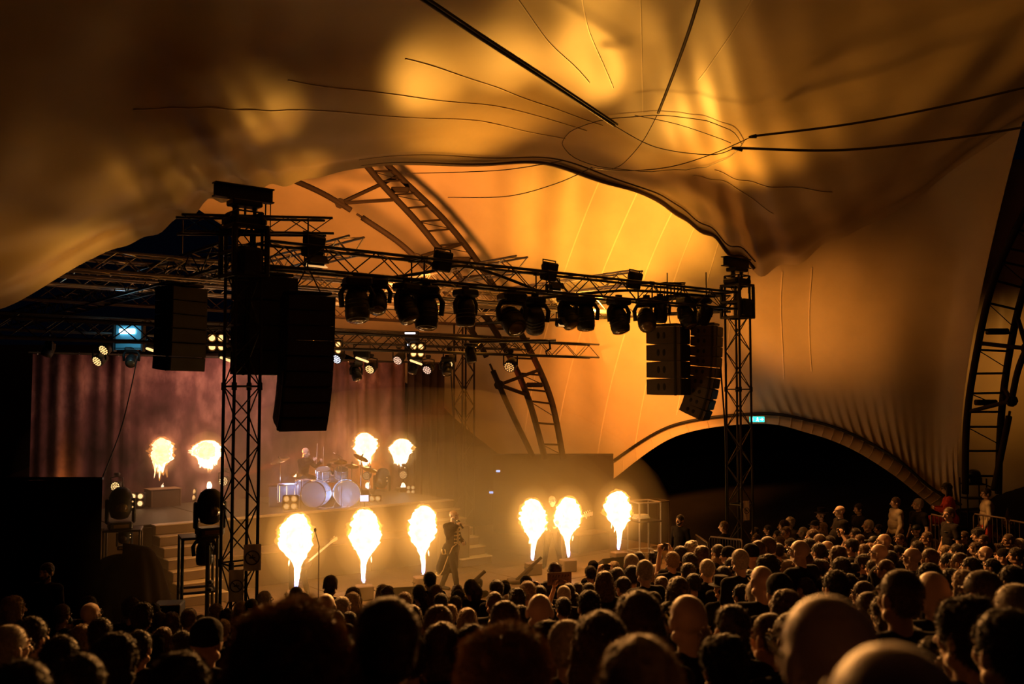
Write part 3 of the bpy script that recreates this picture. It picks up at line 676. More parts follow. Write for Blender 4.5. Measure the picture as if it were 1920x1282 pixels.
# flap lamps: reflector plates with the amber light put in as their own glow
for px, py, Y, lab in [(1058, 610, 19.3, 'open amber lit barn door lamp under the front truss'), (1040, 545, 18.9, 'pale flood lamp lit amber inside the front truss'), (592, 498, 15.5, 'pale flood lamp inside the truss beside the curved array')]:
    o = thing('flood_lamp', lab, 'stage light', at(px, py, Y), FR)
    MB().cbox((0, .05, .05), (.34, .16, .16), .03).obj('housing', M_black, o)
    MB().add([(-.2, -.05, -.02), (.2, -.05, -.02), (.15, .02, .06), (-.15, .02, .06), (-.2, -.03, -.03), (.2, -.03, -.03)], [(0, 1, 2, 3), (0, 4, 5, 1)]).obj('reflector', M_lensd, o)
    MB().box((0, -.1, .1), (.34, .012, .16), M=Matrix.Rotation(-.6, 3, 'X')).obj('flap', M_black, o)
    MB().tube([(-.18, .05, .05), (-.18, .05, .26), (.18, .05, .26), (.18, .05, .05)], .014, 6).obj('yoke', M_black, o)
# rear rig lamps: (px, py lens, Y, material, label)
for px, py, Y, m, lab in [(199, 645, 21, M_lensw, 'upper of two honeycomb lamps lit warm, left of the cyan screen'), (187, 666, 21, M_lensw, 'lower of two honeycomb lamps lit warm, left of the cyan screen'),
        (634, 664, 22.5, M_lensc, 'round honeycomb lamp lit bluish white beside the curved array'), (696, 684, 23.2, M_lensw, 'round honeycomb lamp glowing yellow in the rear rig'), (748, 668, 23.8, M_lensp, 'round honeycomb lamp glowing pinkish over the fireballs'),
        (803, 686, 24, M_lensp, 'low round honeycomb lamp glowing pinkish by the black curtain'), (843, 672, 22.5, M_lensw, 'round honeycomb lamp beside the slim rear tower'), (957, 676, 20.5, M_lensd, 'dark lamp with dim honeycomb face before the arch rib')]:
    par(lab, at(px, py - 20, Y), (-.35, -.85, -.55), m, 1.0)
for px, py, Y, lab in [(92, 652, 20.5, 'dark moving light at the far left over the backdrop edge'), (247, 672, 20.5, 'dark moving light below the cyan screen'), (838, 690, 22.3, 'dark moving light hanging low before the slim rear tower'), (883, 664, 20.8, 'grey moving light with swept head right of the slim tower'), (668, 700, 22.6, 'dark moving light low in the rear rig beside the curved array'), (775, 690, 24, 'dark moving light between two pinkish lamps')]:
    moving_head(lab, at(px, py - 22, Y), .75, R.uniform(-1, 1), R.uniform(.2, 1.1))
for px, py, Y, m, s_, lab in [(408, 640, 20, M_lensw, 1.15, 'four-lamp blinder lit warm between array and near tower'), (782, 655, 22, M_lensw, 1.0, 'tilted four-lamp blinder lit warm in the rear rig'), (628, 650, 21.5, M_lensw, .9, 'four-lamp blinder half hidden by the curved array')]:
    blinder(lab, at(px, py, Y), m, s_, FR * .2, .25)
for px, py, Y, lab in [(677, 672, 22.5, 'flood lamp with yellow lit lip, left in the rear rig'), (778, 677, 23, 'flood lamp with yellow lit lip under the tilted blinder'), (287, 655, 20, 'flood lamp with yellow lit lip right of the cyan screen'), (425, 672, 20, 'flood lamp with yellow lit lip beside the near tower')]:
    o = thing('flood_lamp', lab, 'stage light', at(px, py, Y), 0)
    MB().cbox((0, .1, .1), (.36, .3, .26), .06).obj('housing', M_black, o)
    MB().cbox((.03, -.02, -.03), (.32, .2, .05), .02, M=Matrix.Rotation(.35, 3, 'Y')).obj('lens', M_lensw, o)
    MB().tube([(-.2, .1, .1), (-.2, .1, .34), (.2, .1, .34), (.2, .1, .1)], .016, 6).obj('yoke', M_black, o)
# cyan screen lamp
M_cyan = mat('cyan_screen', (.3, .7, .9), .3, emit=(.45, .85, 1.0), estr=9)
M_cyanp = mat('cyan_panel', (.12, .3, .4), .3, emit=(.03, .22, .32), estr=.15)
o = thing('led_strobe', 'glass-sided strobe lamp glowing white and cyan below the left truss', 'stage light', at(240, 632, 20.4), -.1)
MB().cbox((0, .06, 0), (.62, .08, .55), .02).obj('panel', M_cyanp, o)
MB().cbox((-.02, -.01, .13), (.36, .03, .11), .01).obj('lit_tube', M_cyan, o)
for z in (-.05, -.13, -.24): MB().cbox((0, .0, z), (.58, .02, .014), .003).obj('louver', M_blacksteel, o)
for sx in (-1, 1): MB().cbox((sx * .33, .04, .02), (.05, .14, .66), .01).obj('frame_side', M_black, o)
o = thing('led_strobe', 'small strobe lamp glowing white in the middle of the rear rig', 'stage light', at(772, 640, 22.5), 0)
MB().cbox((0, .06, 0), (.36, .08, .5), .02).obj('panel', M_black, o)
for z, w_ in ((.2, .26), (.12, .26), (-.08, .14)): MB().cbox((-.04, -.01, z), (w_, .03, .045), .01).obj('lit_tube', M_lensc, o)
light('screen_light', 'AREA', at(240, 640, 19.9), 2, (.35, .8, 1), .25, at(245, 700, 22))
# cables and hanging boxes in the truss
for k, (px0, py0, px1, py1, Y, lab) in enumerate([(1005, 660, 1030, 668, 18.5, 'thin black pipe with a dangling clamp right of the rear rig')]):
    o = thing('hanging_pipe', lab, 'pipe', at(880, 641, 18.2)); MB().tube([(0, 0, 0), tuple(at(1042, 638, 18.4) - o.location)], .028, 8).obj('pipe', M_blacksteel, o)
    q = at(1030, 640, 18.4) - o.location
    MB().tube([q, q + Vector((.02, 0, -.16))], .02, 6).obj('clamp', M_black, o); MB().tube([q + Vector((.02, 0, -.14)), q + Vector((-.07, 0, -.2)), q + Vector((-.05, 0, -.26))], .02, 6).obj('hook', M_black, o)
def cablebundle(lab, pts, r=.016):
    o = thing('power_cable', lab, 'cable', pts[0]); P = [p - pts[0] for p in pts]
    MB().tube([catmull(P, i / 24) for i in range(25)], r, 6).obj('cable_sheath', M_black, o, True)
cablebundle('power cable sagging along the front truss towards the far tower', [at(640, 535, 15.9), at(790, 512, 17), at(880, 500, 17.6), at(1010, 545, 18.7)], .03)
cablebundle('power cable running inside the far half of the front truss', [at(1000, 560, 18.6), at(1120, 548, 19.8), at(1200, 545, 20.6), at(1340, 556, 22.0)], .03)
cablebundle('vertical cables hanging from the truss beside the far tower', [at(1347, 620, 22.3), at(1352, 700, 22.3), at(1360, 820, 22.3), at(1362, 1000, 22.3)], .02)
cablebundle('thin rope slanting from the left lamp truss down to the black curtain', [at(258, 668, 20), at(243, 740, 19), at(225, 810, 18.2), at(193, 893, 17)], .012)
cablebundle('cables running down beside the slim rear tower', [at(845, 690, 25), at(850, 780, 25), at(856, 860, 25), at(858, 940, 25)], .02)
# ------------------------------------------------------------------ flames
def flame_mat():
    m = bpy.data.materials.new('flame'); m.use_nodes = True; nt = m.node_tree; nt.nodes.clear()
    out = nt.nodes.new('ShaderNodeOutputMaterial'); ad = nt.nodes.new('ShaderNodeAddShader'); em = nt.nodes.new('ShaderNodeEmission'); tr = nt.nodes.new('ShaderNodeBsdfTransparent')
    tc = nt.nodes.new('ShaderNodeTexCoord'); n = nt.nodes.new('ShaderNodeTexNoise'); n.inputs['Scale'].default_value = 9; n.inputs['Detail'].default_value = 3
    nt.links.new(tc.outputs['Object'], n.inputs['Vector'])
    sep = nt.nodes.new('ShaderNodeSeparateXYZ'); nt.links.new(tc.outputs['Object'], sep.inputs[0])
    rp = nt.nodes.new('ShaderNodeValToRGB'); e = rp.color_ramp.elements           # blue at the nozzle, yellow-white above
    e[0].position = .0; e[0].color = (.25, .35, 1.0, 1); e[1].position = .30; e[1].color = (1, .56, .24, 1); q = e.new(.16); q.color = (.8, .55, .4, 1)
    nt.links.new(sep.outputs[2], rp.inputs[0])
    st_ = nt.nodes.new('ShaderNodeMapRange'); st_.inputs[1].default_value = .32; st_.inputs[2].default_value = .6; st_.inputs[3].default_value = 1.5; st_.inputs[4].default_value = 2.6
    nt.links.new(n.outputs['Fac'], st_.inputs[0])
    nt.links.new(rp.outputs[0], em.inputs[0]); nt.links.new(st_.outputs[0], em.inputs[1])
    nt.links.new(em.outputs[0], ad.inputs[0]); nt.links.new(tr.outputs[0], ad.inputs[1]); nt.links.new(ad.outputs[0], out.inputs[0])
    m.cycles.emission_sampling = 'NONE'; return m
M_flame = flame_mat()
M_ball = M_flame.copy(); M_ball.name = 'fireball'
for n_ in M_ball.node_tree.nodes:
    if n_.type == 'VALTORGB':
        for e_ in n_.color_ramp.elements: e_.color = (1, .56, .24, 1)
M_ball.cycles.emission_sampling = 'NONE'
M_fedge = M_flame.copy(); M_fedge.name = 'flame_fringe'
for n_ in M_fedge.node_tree.nodes:
    if n_.type == 'MAP_RANGE': n_.inputs[3].default_value = .05; n_.inputs[4].default_value = .5
    if n_.type == 'VALTORGB':
        for e_ in n_.color_ramp.elements:
            if e_.position > .2: e_.color = (1, .36, .05, 1)
M_fedge.cycles.emission_sampling = 'NONE'
M_bedge = M_fedge.copy(); M_bedge.name = 'fireball_fringe'; M_bedge.cycles.emission_sampling = 'NONE'
for n_ in M_bedge.node_tree.nodes:
    if n_.type == 'VALTORGB':
        for e_ in n_.color_ramp.elements: e_.color = (1, .36, .05, 1)
def flame_mesh(seed, kind, Hh, Wd):
    """column that swells into a boiling ball; or a lone ball with ragged tail"""
    bm = bmesh.new(); bmesh.ops.create_icosphere(bm, subdivisions=5, radius=1)
    for v in bm.verts:
        d = v.co.copy(); t = (d.z + 1) / 2; a = math.atan2(d.y, d.x)
        if kind == 'col':
            t = t ** .9
            if t < .24: rad = .10 + .35 * t
            elif t < .64: w_ = (t - .24) / .40; rad = .184 + .816 * w_ * w_ * (3 - 2 * w_)
            else: rad = math.sqrt(max(0, 1 - ((t - .64) / .365) ** 2))
            rad *= min(1, t / .02)
        else: rad = math.sqrt(max(0, 1 - d.z * d.z)) * (.45 + .55 * min(1, t / .4))
        c_, s_ = math.cos(a), math.sin(a)
        n1 = noise.noise(Vector((c_ * .9 + seed, s_ * .9, t * 4.2))); n2 = abs(noise.noise(Vector((c_ * 2.2 + seed, s_ * 2.2, t * 11)))); n3 = abs(noise.noise(Vector((c_ * 5, s_ * 5 + seed, t * 26)))); n4 = noise.noise(Vector((c_ * 9, s_ * 9 + seed, t * 50)))
        r = Wd / 2 * rad * (.88 + .25 * n1 + .55 * n2 + .35 * n3 + .10 * n4)
        z = t * Hh * (1 + .04 * n2)
        if kind == 'ball' and t < .28: z -= .30 * Hh * max(0, n2 - .08) * 2; r *= .85
        v.co = Vector((r * c_ + .04 * Wd * math.sin(t * 7 + seed), r * s_, z))
    me = bpy.data.meshes.new('flame'); bm.to_mesh(me); bm.free(); me.materials.append(M_flame)
    for p in me.polygons: p.use_smooth = True
    return me
flab = ['tall flame jet nearest the near tower, in front of the bass player', 'flame jet standing between bass player and singer, over the white floor box', 'flame jet directly beside the singer',
        'flame jet on the near side of the guitarist', 'flame jet on the far side of the guitarist', 'last flame jet of the row near the scaffold frame',
        'fireball nearest the left wing above the drum riser', 'round fireball between the near tower and the leftmost fireball', 'fireball above the riser right of the drummer', 'small fireball at the far end of the riser before the black curtain']
for i, (px, t, b, w, Y, k) in enumerate(FLAMES):
    base = at(px, b, Y); top = at(px, t, Y); Hh = top.z - base.z; Wd = w / pxm(Y)
    o = thing('flame', flab[i], 'flame', base, group='flame jets along the stage front' if k == 'col' else 'fireballs over the drum riser')
    fm = flame_mesh(i * 3.7, k, Hh, Wd); fm.materials.clear(); fm.materials.append(M_ball if k == 'ball' else M_flame); link('fire', fm, o)
    ed = flame_mesh(i * 3.7 + 50, k, Hh * 1.03, Wd * 1.12); ed.materials.clear(); ed.materials.append(M_bedge if k == 'ball' else M_fedge); link('flame_fringe', ed, o)
    rr = random.Random(i)
    for j in range(7 if k == 'col' else 6):        # loose licks around it
        a = rr.uniform(0, 6.28); h = rr.uniform(.05, .35) if k == 'ball' else rr.uniform(.3, .75)
        rad = Wd * (.10 + .5 * h) * rr.uniform(.9, 1.15)
        c = Vector((rad * math.cos(a), rad * math.sin(a), Hh * h - (.1 if k == 'ball' else 0)))
        MB().lathe([(.004, -.07), (.014, -.03), (.018, .01), (.009, .04), (.002, .06)], c, (rr.uniform(-.4, .4), 0, 1), 7).obj('lick', M_flame, o, True)
    if k == 'ball':
        nz = at(px + 4, 928, Y)
        q = thing('flame', 'small flame at the nozzle under the ' + ['leftmost fireball', 'round fireball', 'fireball right of the drummer', 'smallest fireball'][i - 6], 'flame', nz, group='nozzle flames on the riser')
        link('fire', flame_mesh(40 + i, 'col', .34, .11), q)
        zb = 1.4
    else: nz = base; zb = 0.0
    m_ = thing('flame_machine', ('pale' if k == 'col' else 'dark') + ' flame machine box under the ' + ['jet nearest the near tower', 'jet between bass player and singer', 'jet beside the singer', 'jet on the near side of the guitarist', 'jet on the far side of the guitarist', 'last jet by the scaffold', 'leftmost fireball', 'round fireball', 'fireball right of the drummer', 'smallest fireball'][i], 'flame machine', (nz.x, nz.y, zb), UANG * .6)
    hh = max(.12, nz.z - zb - .05)
    MB().cbox((0, 0, hh / 2 + .001), (.34, .28, hh), .02).obj('housing', M_step if k == 'col' else M_riser, m_)
    MB().lathe([(.05, 0), (.05, .05), (.03, .06)], (0, 0, hh), n=12).obj('nozzle', M_chrome, m_)
    for sx in (-1, 1): MB().tube([(sx * .175, -.06, hh * .6), (sx * .2, -.06, hh * .6), (sx * .2, .06, hh * .6), (sx * .175, .06, hh * .6)], .01, 5).obj('handle', M_black, m_)

# haze that hangs over the stage and catches the fire light
def haze(name, label, c, rad, dens, col, rz=UANG):
    m = bpy.data.materials.new(name); m.use_nodes = True; nt = m.node_tree; nt.nodes.clear()
    out = nt.nodes.new('ShaderNodeOutputMaterial'); v = nt.nodes.new('ShaderNodeVolumeScatter'); v.inputs['Color'].default_value = (*col, 1); v.inputs['Density'].default_value = dens; v.inputs['Anisotropy'].default_value = .25
    nt.links.new(v.outputs[0], out.inputs['Volume'])
    o = MB().ell((0, 0, 0), rad, 24, 14).obj('haze', m, None, True, kind='stuff', label=label, category='haze'); o.location = c; o.rotation_euler = (0, 0, rz); return o
def cloud(name, label, c, rad, dens, col):
    for k, f_ in enumerate((1.0, .82, .64, .46)): haze(name, label + ('', ', second layer', ', third layer', ', dense middle')[k], c, tuple(r * f_ for r in rad), dens / 3.0, col)
cloud('haze', 'warm haze lying over the stage floor between the flame jets', st(5.4, 3.2, .9), (7.2, 3.8, 3.4), .13, (1, .72, .33))
cloud('haze', 'thin smoke hanging before the painted backdrop', st(3.9, 7.2, 2.6), (5.8, 2.2, 2.6), .045, (1, .78, .6))
cloud('haze', 'orange smoke at the far end of the stage by the guitarist', st(9.6, 4.4, 1.0), (4.0, 3.4, 2.4), .09, (1, .70, .32))
for i, (px, t, b, w, Y, k) in enumerate(FLAMES):  # puffs added to give each flame a bloom-like halo
    haze('haze', 'added smoke halo around the ' + flab[i].split(',')[0], at(px, t + (b - t) * (.38 if k == 'col' else .5), Y), (.62, .62, .85) if k == 'col' else (.5, .5, .55), .26, (1, .78, .38))
# ------------------------------------------------------------------ lamps standing on the stage
def stand_head(lab, px, py, Y, s, rz, tilt, up_=True):
    p = at(px, py, Y); return moving_head(lab, p, s, rz, tilt, hang=not up_, body=M_black)
def big_head(lab, P, s, rz):
    """large wash light standing on its base, head as a rounded helmet between two yoke arms"""
    o = thing('moving_light', lab, 'stage light', P, rz); o.scale = (s,) * 3
    MB().cbox((0, 0, .07), (.42, .34, .14), .03).obj('base', M_blacksteel, o)
    MB().cbox((.0, -.175, .07), (.26, .01, .06), .003).obj('display_plate', M_step, o)
    for sx in (-1, 1): MB().cbox((sx * .235, 0, .34), (.06, .16, .46), .025).obj('yoke_arm', M_black, o)
    h = MB().lathe([(.08, -.27), (.15, -.24), (.2, -.12), (.215, 0), (.21, .14), (.17, .25), (.10, .31)], (0, 0, .46), (.1, .35, 1), 18).obj('lamp_head', M_black, o, True)
    MB().lathe([(.06, 0), (.11, .02), (.04, .045)], (0, -.19, .40), (0, -1, -.2), 16).obj('lens', M_glass, h, True)
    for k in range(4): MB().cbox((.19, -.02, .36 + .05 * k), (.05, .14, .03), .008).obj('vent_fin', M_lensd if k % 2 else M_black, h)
    return o
big_head('large moving light standing on the flight case at the left wing', at(225, 992, 17.6), 1.0, .5)
big_head('large moving light on top of the scaffold frame by the stairs', at(393, 1003, 16.0), 1.0, .6)
# flight-case frame under the first and lower lamp
def frame_box(lab, P, w, d, h, m, cat='scaffold', name='scaffold_frame', shelf=None, rz=0.0, r=.022):
    o = thing(name, lab, cat, P, rz)
    for sx in (-1, 1):
        for sy in (-1, 1): rod('post', (sx * w / 2, sy * d / 2, 0), (sx * w / 2, sy * d / 2, h), r, m, o)
    for z in [h, h * .5, .06]:
        for s_ in (-1, 1):
            rod('rail', (-w / 2, s_ * d / 2, z), (w / 2, s_ * d / 2, z), r * .9, m, o); rod('rail', (s_ * w / 2, -d / 2, z), (s_ * w / 2, d / 2, z), r * .9, m, o)
    if shelf is not None: MB().cbox((0, 0, shelf), (w + .05, d + .05, .04), .008).obj('shelf', M_blacksteel, o)
    return o
p = at(231, 990, 17.7); frame_box('low metal frame table carrying the left moving light', (p.x, p.y, 0), .62, .5, p.z - .02, M_rib, 'table', 'frame_table', shelf=p.z - .02, rz=.3)
big_head('small lamp on the shelf inside the low frame table', at(233, 1030, 17.6), .55, .2)
p = at(372, 1003, 16.1); z0 = at(372, 1150, 16.1).z
frame_box('black scaffold frame beside the stairs, holding a moving light on top', (p.x, p.y, z0 - .5), .56, .5, p.z - z0 + .48, M_blacksteel, shelf=p.z - z0 + .48, rz=.45, r=.026)
moving_head('moving light hanging under the top of the scaffold frame', at(384, 1001, 16.0), .85, .4, .15)
# mast with base tripod
p = at(388, 1150, 15.7)
o = thing('lamp_stand', 'black mast with clamps rising in the scaffold frame', 'stand', (p.x, p.y, p.z - .6), 0)
MB().tube([(0, 0, 0), (0, 0, 1.72)], .038, 8).obj('mast', M_blacksteel, o)
for k in range(3):
    a = k * 2.1; MB().tube([(0, 0, .55), (.42 * math.cos(a), .42 * math.sin(a), .0)], .02, 6).obj('leg', M_blacksteel, o)
for z in (1.0, 1.12): MB().cbox((.04, -.03, z), (.1, .1, .06), .015).obj('clamp', M_black, o)
# lamps on the riser
for px, py, Y, m, s_, lab in [(219, 912, 22.5, M_lensw, .95, 'round honeycomb lamp glowing amber at the left end of the riser'), (320, 906, 24, M_lensd, .95, 'dim round honeycomb lamp between the two left fireballs'), (421, 902, 23.5, M_lensw, .95, 'round honeycomb lamp glowing amber beside the near tower'),
        (688, 892, 25.5, M_lensd, .8, 'narrow honeycomb lamp with flame right of the drums'), (757, 890, 26.2, M_lensd, .9, 'dim honeycomb lamp at the far end of the riser'), (617, 889, 25, M_lensd, .8, 'dim honeycomb lamp behind the cymbals')]:
    pp = at(px, py, Y); o = par(lab, pp, (-.1, -1, .05), m, s_); o.location.z = pp.z + .34 * s_
    st_o = MB(); st_o.tube([(0, 0, -.34), (0, .08, 1.45 - o.location.z / 1)], .02, 6)
for px, py, Y, m, s_, lab in [(258, 937, 22.5, M_lensw, 1.0, 'four-lamp blinder lit amber on the left part of the riser'), (357, 927, 24, M_lensd, .9, 'dim four-lamp blinder left of the near tower on the riser'), (545, 942, 21.9, M_lensd, 1.0, 'black four-lamp blinder before the drum kit'),
        (703, 940, 24, M_lensd, .9, 'small lamp block at the far side of the drum kit'), (770, 918, 26, M_lensd, .7, 'tiny lamp block near the smallest fireball')]:
    blinder(lab, at(px, py, Y), m, s_, UANG * .15, -.1, frame=False)
for px, py, Y, lab in [(270, 900, 24.5, 'dark moving light on the riser behind the amber lamps'), (380, 898, 24.8, 'dark moving light on the riser before the backdrop glow'), (716, 905, 26.5, 'dark moving light between the two right fireballs')]:
    big_head(lab, at(px, py + 22, Y), .95, R.uniform(-.5, .5))

# ------------------------------------------------------------------ drum kit
KIT = st(4.55, 7.1, 1.4)
KIT = at(600, 948, 22.6); KIT.z = 1.4
K = thing('drum_kit', 'clear acrylic drum kit lit white on the drum riser', 'drum kit', KIT, .12)
def drum(x, y, z, r, h, axis, name):
    a = Vector(axis).normalized(); c = Vector((x, y, z))
    sh = MB().lathe([(r, -h / 2), (r, h / 2)], c, a, 28).obj(name, M_shell, K, True)
    for s_ in (-1, 1):
        MB().lathe([(r * .97, 0), (r * .97, .01)], c + a * s_ * h / 2, a, 28).obj('drum_skin', M_head, sh)
        q = Vector((0, 0, 1)).rotation_difference(a).to_matrix()
        MB().tube([c + a * s_ * h / 2 + q @ Vector((r * 1.01 * math.cos(t), r * 1.01 * math.sin(t), 0)) for t in np.linspace(0, 2 * math.pi, 29)[:-1]], .014, 6, True).obj('hoop', M_chrome, sh, True)
    for k in range(8):
        t = k * math.pi / 4; q = Vector((0, 0, 1)).rotation_difference(a).to_matrix(); e = q @ Vector((r * 1.02 * math.cos(t), r * 1.02 * math.sin(t), 0))
        MB().tube([c + e - a * h * .45, c + e + a * h * .45], .009, 5).obj('lug', M_chrome, sh)
    return sh
drum(-.10, 0, .33, .31, .42, (-.25, -1, 0), 'bass_drum'); drum(.62, .05, .33, .31, .42, (.15, -1, 0), 'bass_drum')
drum(-.78, .15, .34, .24, .42, (0, 0, 1), 'floor_tom'); drum(-.45, .62, .42, .22, .36, (0, 0, 1), 'floor_tom')
drum(.05, .2, .80, .17, .2, (0, -.35, 1), 'rack_tom'); drum(.48, .2, .80, .16, .19, (.1, -.35, 1), 'rack_tom'); drum(.2, .75, .62, .18, .14, (0, 0, 1), 'snare_drum')
def cymbal(x, y, z, r, tilt, name='cymbal', tall=True):
    a = Vector((tilt, -.25, 1)).normalized()
    st_ = MB().tube([(x, y + .1, .0), (x, y + .03, z * .6), (x, y, z)], .012, 6).obj('cymbal_stand', M_chrome, K, True)
    cm = MB().lathe([(r, 0), (r * .95, .008), (r * .3, .025), (r * .16, .045), (.01, .05)], (x, y, z), a, 26).obj(name, M_brass, K, True)
    MB().lathe([(.02, 0), (.02, .05), (.008, .07)], Vector((x, y, z)) + a * .05, a, 10).obj('felt_nut', M_chrome, cm)
    for k in range(3): MB().tube([(x, y + .07, .3), (x + .22 * math.cos(k * 2.1), y + .1 + .22 * math.sin(k * 2.1), .01)], .009, 5).obj('leg', M_chrome, st_)
cymbal(.42, .1, 1.08, .22, .1); cymbal(-1.0, .4, 1.1, .24, -.3); cymbal(.95, .3, 1.15, .2, .5); cymbal(.75, -.1, .98, .17, .1); cymbal(1.15, .5, .85, .2, .3); cymbal(-.55, -.1, .78, .14, 0)
MB().tube([(.52, -.2, .0), (.52, -.15, 1.2), (.30, -.12, 1.32)], .010, 6).obj('microphone_stand', M_chrome, K, True)
MB().tube([(-.42, -.35, 0), (-.42, -.3, .7)], .014, 6).obj('microphone_stand', M_brass, K, True)
for sx in (-.1, .62): MB().tube([(sx - .1, -.3, .04), (sx + .25, -.42, .03), (sx + .45, -.3, .04)], .012, 6).obj('floor_clamp', M_chrome, K, True)
MB().lathe([(.17, 0), (.18, .05), (.15, .08)], (-.05, 1.1, .46), n=18).obj('seat', M_black, K, True)
MB().tube([(-.05, 1.1, 0), (-.05, 1.1, .46)], .025, 8).obj('seat_post', M_chrome, K)
o = thing('music_stand', 'small tilted white lit sheet stand right of the drum kit', 'music stand', at(683, 946, 22.3), .2)
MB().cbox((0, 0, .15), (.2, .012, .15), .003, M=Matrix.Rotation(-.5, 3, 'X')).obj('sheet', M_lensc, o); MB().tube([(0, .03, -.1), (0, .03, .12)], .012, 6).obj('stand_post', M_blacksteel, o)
o = thing('side_table', 'bluish cloth covered table at the near side of the drum kit', 'table', at(522, 950, 22.9), .1)
MB().cbox((0, 0, .2), (.42, .4, .62), .03).obj('cloth', M_shell, o); MB().cbox((0, 0, .53), (.46, .44, .03), .01).obj('table_top', M_step, o)
light('kit_light', 'POINT', KIT + Vector((-.75, .1, .55)), 12, (.55, .68, 1), .12)
light('kit_light', 'POINT', KIT + Vector((.62, .05, .2)), 9, (.7, .8, 1), .12)
light('kit_light', 'POINT', KIT + Vector((.1, -.05, .3)), 6, (.65, .75, 1), .12)
light('drummer_spot_light', 'SPOT', KIT + Vector((-1.3, -1.8, 4.2)), 260, (.85, .88, 1), .1, KIT + Vector((-.3, .9, 1.1)), 26)

# ------------------------------------------------------------------ small stage things
def wedge(lab, px, py, Y, w=.6, rz=0.0):
    p = at(px, py, Y); o = thing('floor_monitor', lab, 'monitor speaker', (p.x, p.y, 0.0), rz)
    vs_ = [(-w / 2, -.22, 0), (w / 2, -.22, 0), (w / 2, .22, 0), (-w / 2, .22, 0), (-w / 2, -.2, .36), (w / 2, -.2, .36), (w / 2, .2, .12), (-w / 2, .2, .12)]
    c = MB().add(vs_, [(3, 2, 1, 0), (4, 5, 6, 7), (0, 1, 5, 4), (2, 3, 7, 6), (1, 2, 6, 5), (0, 4, 7, 3)]).obj('cabinet', M_cab, o)
    for sx in (-1, 1): MB().cbox((sx * (w / 2 + .01), 0, .1), (.015, .3, .05), .005).obj('handle', M_blacksteel, o)
    MB().box((0, .01, .255), (w * .9, .36, .012), M=Matrix.Rotation(-.53, 3, 'X')).obj('grille', M_blacksteel, o)
wedge('black floor monitor right of the white box, facing the singer', 748, 1110, 18.6, .7, .3); wedge('floor monitor at the foot of the far amplifier case', 1145, 1062, 21.9, .7, .5)
def ramp(lab, px, py, Y, ln, rz):
    p = at(px, py, Y); o = thing('effects_tube', lab, 'effects machine', (p.x, p.y, 0.05), rz)
    d = Vector((.74, 0, .67)) * ln
    MB().tube([(0, 0, .02), tuple(d)], .036, 10).obj('barrel', M_rib, o, True); MB().tube([(.1, .14, .02), tuple(Vector((.1, .14, 0)) + d * .5)], .036, 10).obj('barrel', M_rib, o, True)
    MB().cbox((-.02, .05, .0), (.34, .34, .06), .02).obj('base', M_riser, o)
ramp('brown slanting confetti tube on the floor before the singer', 858, 1098, 19.0, .75, .1); ramp('brown slanting confetti tube on the floor before the guitarist', 968, 1078, 20.6, .75, .1)
p = at(597, 1112, 17.9); o = thing('microphone_stand', 'thin straight microphone stand before the bass player', 'microphone stand', (p.x, p.y, 0.0), 0)
MB().tube([(0, 0, .02), (0, 0, 1.25)], .012, 6).obj('pole', M_rib, o); MB().lathe([(.14, 0), (.14, .02), (.03, .035)], (0, 0, 0), n=18).obj('base', M_white, o); MB().tube([(0, 0, 1.25), (-.1, .12, 1.5)], .01, 6).obj('boom', M_rib, o); MB().ell((-.1, .12, 1.52), (.025, .025, .04)).obj('microphone', M_black, o, True)
# scaffold frame at stage right
p = at(1208, 1040, 24.0); fo = frame_box('tall pale scaffold frame with folded towel at the stage end', (p.x, p.y, G0), .62, .6, at(1208, 940, 24).z - G0, M_alu, shelf=at(1208, 975, 24).z - G0, rz=.4)
q = at(1202, 972, 24); o = thing('towel', 'folded white towel on the scaffold shelf', 'towel', (q.x, q.y, q.z), .4)
for k in range(3): MB().cbox((0, 0, .02 + k * .035), (.42 - k * .04, .24, .034), .015).obj('fold', M_white, o)
p = at(1236, 1045, 24.4); frame_box('second narrow scaffold frame behind the one with the towel', (p.x, p.y, G0), .3, .5, at(1236, 938, 24.4).z - G0, M_rib, rz=.4)
# little work lights in the dark wing
for px, py, Y, lab in [(934, 883, 27.5, 'tiny white work light on the black drape'), (921, 923, 27.5, 'tiny white lamp low on the black drape'), (1432, 1010, 24, None)]:
    if not lab: continue
    o = thing('work_light', lab, 'lamp', at(px, py, Y)); MB().cbox((0, 0, 0), (.12, .05, .06), .015).obj('lamp', M_lensc, o); MB().cbox((0, .05, .0), (.16, .05, .1), .02).obj('housing', M_black, o); MB().tube([(0, .06, -.05), (0, .06, -.5)], .012, 5).obj('pole', M_blacksteel, o)
# exit sign
M_exit = mat('exit_green', (.05, .6, .45), .4, emit=(.03, .65, .5), estr=2.0)
M_exitw = mat('exit_white', (.9, 1, .95), .4, emit=(.7, 1, .95), estr=3.0)
ex = at(1420, 786, 25.6); o = thing('exit_sign', 'glowing green exit sign above the arched opening beside the far tower', 'exit sign', ex, 0)
MB().cbox((0, .03, 0), (.40, .05, .15), .01).obj('box', M_exit, o)
def poly(pts, z=-.004, th=.006):
    n = len(pts); m_ = MB(); m_.add([(x, z, y) for x, y in pts] + [(x, z - th, y) for x, y in pts], [tuple(range(n)), tuple(range(2 * n - 1, n - 1, -1))] + [(i, i + n, (i + 1) % n + n, (i + 1) % n) for i in range(n)]); return m_
poly([(-.18, .045), (-.12, .045), (-.12, -.045), (-.18, -.045)]).obj('door_symbol', M_exitw, o)
poly([(.07, .012), (.12, .012), (.12, .04), (.175, 0), (.12, -.04), (.12, -.012), (.07, -.012)]).obj('arrow', M_exitw, o)
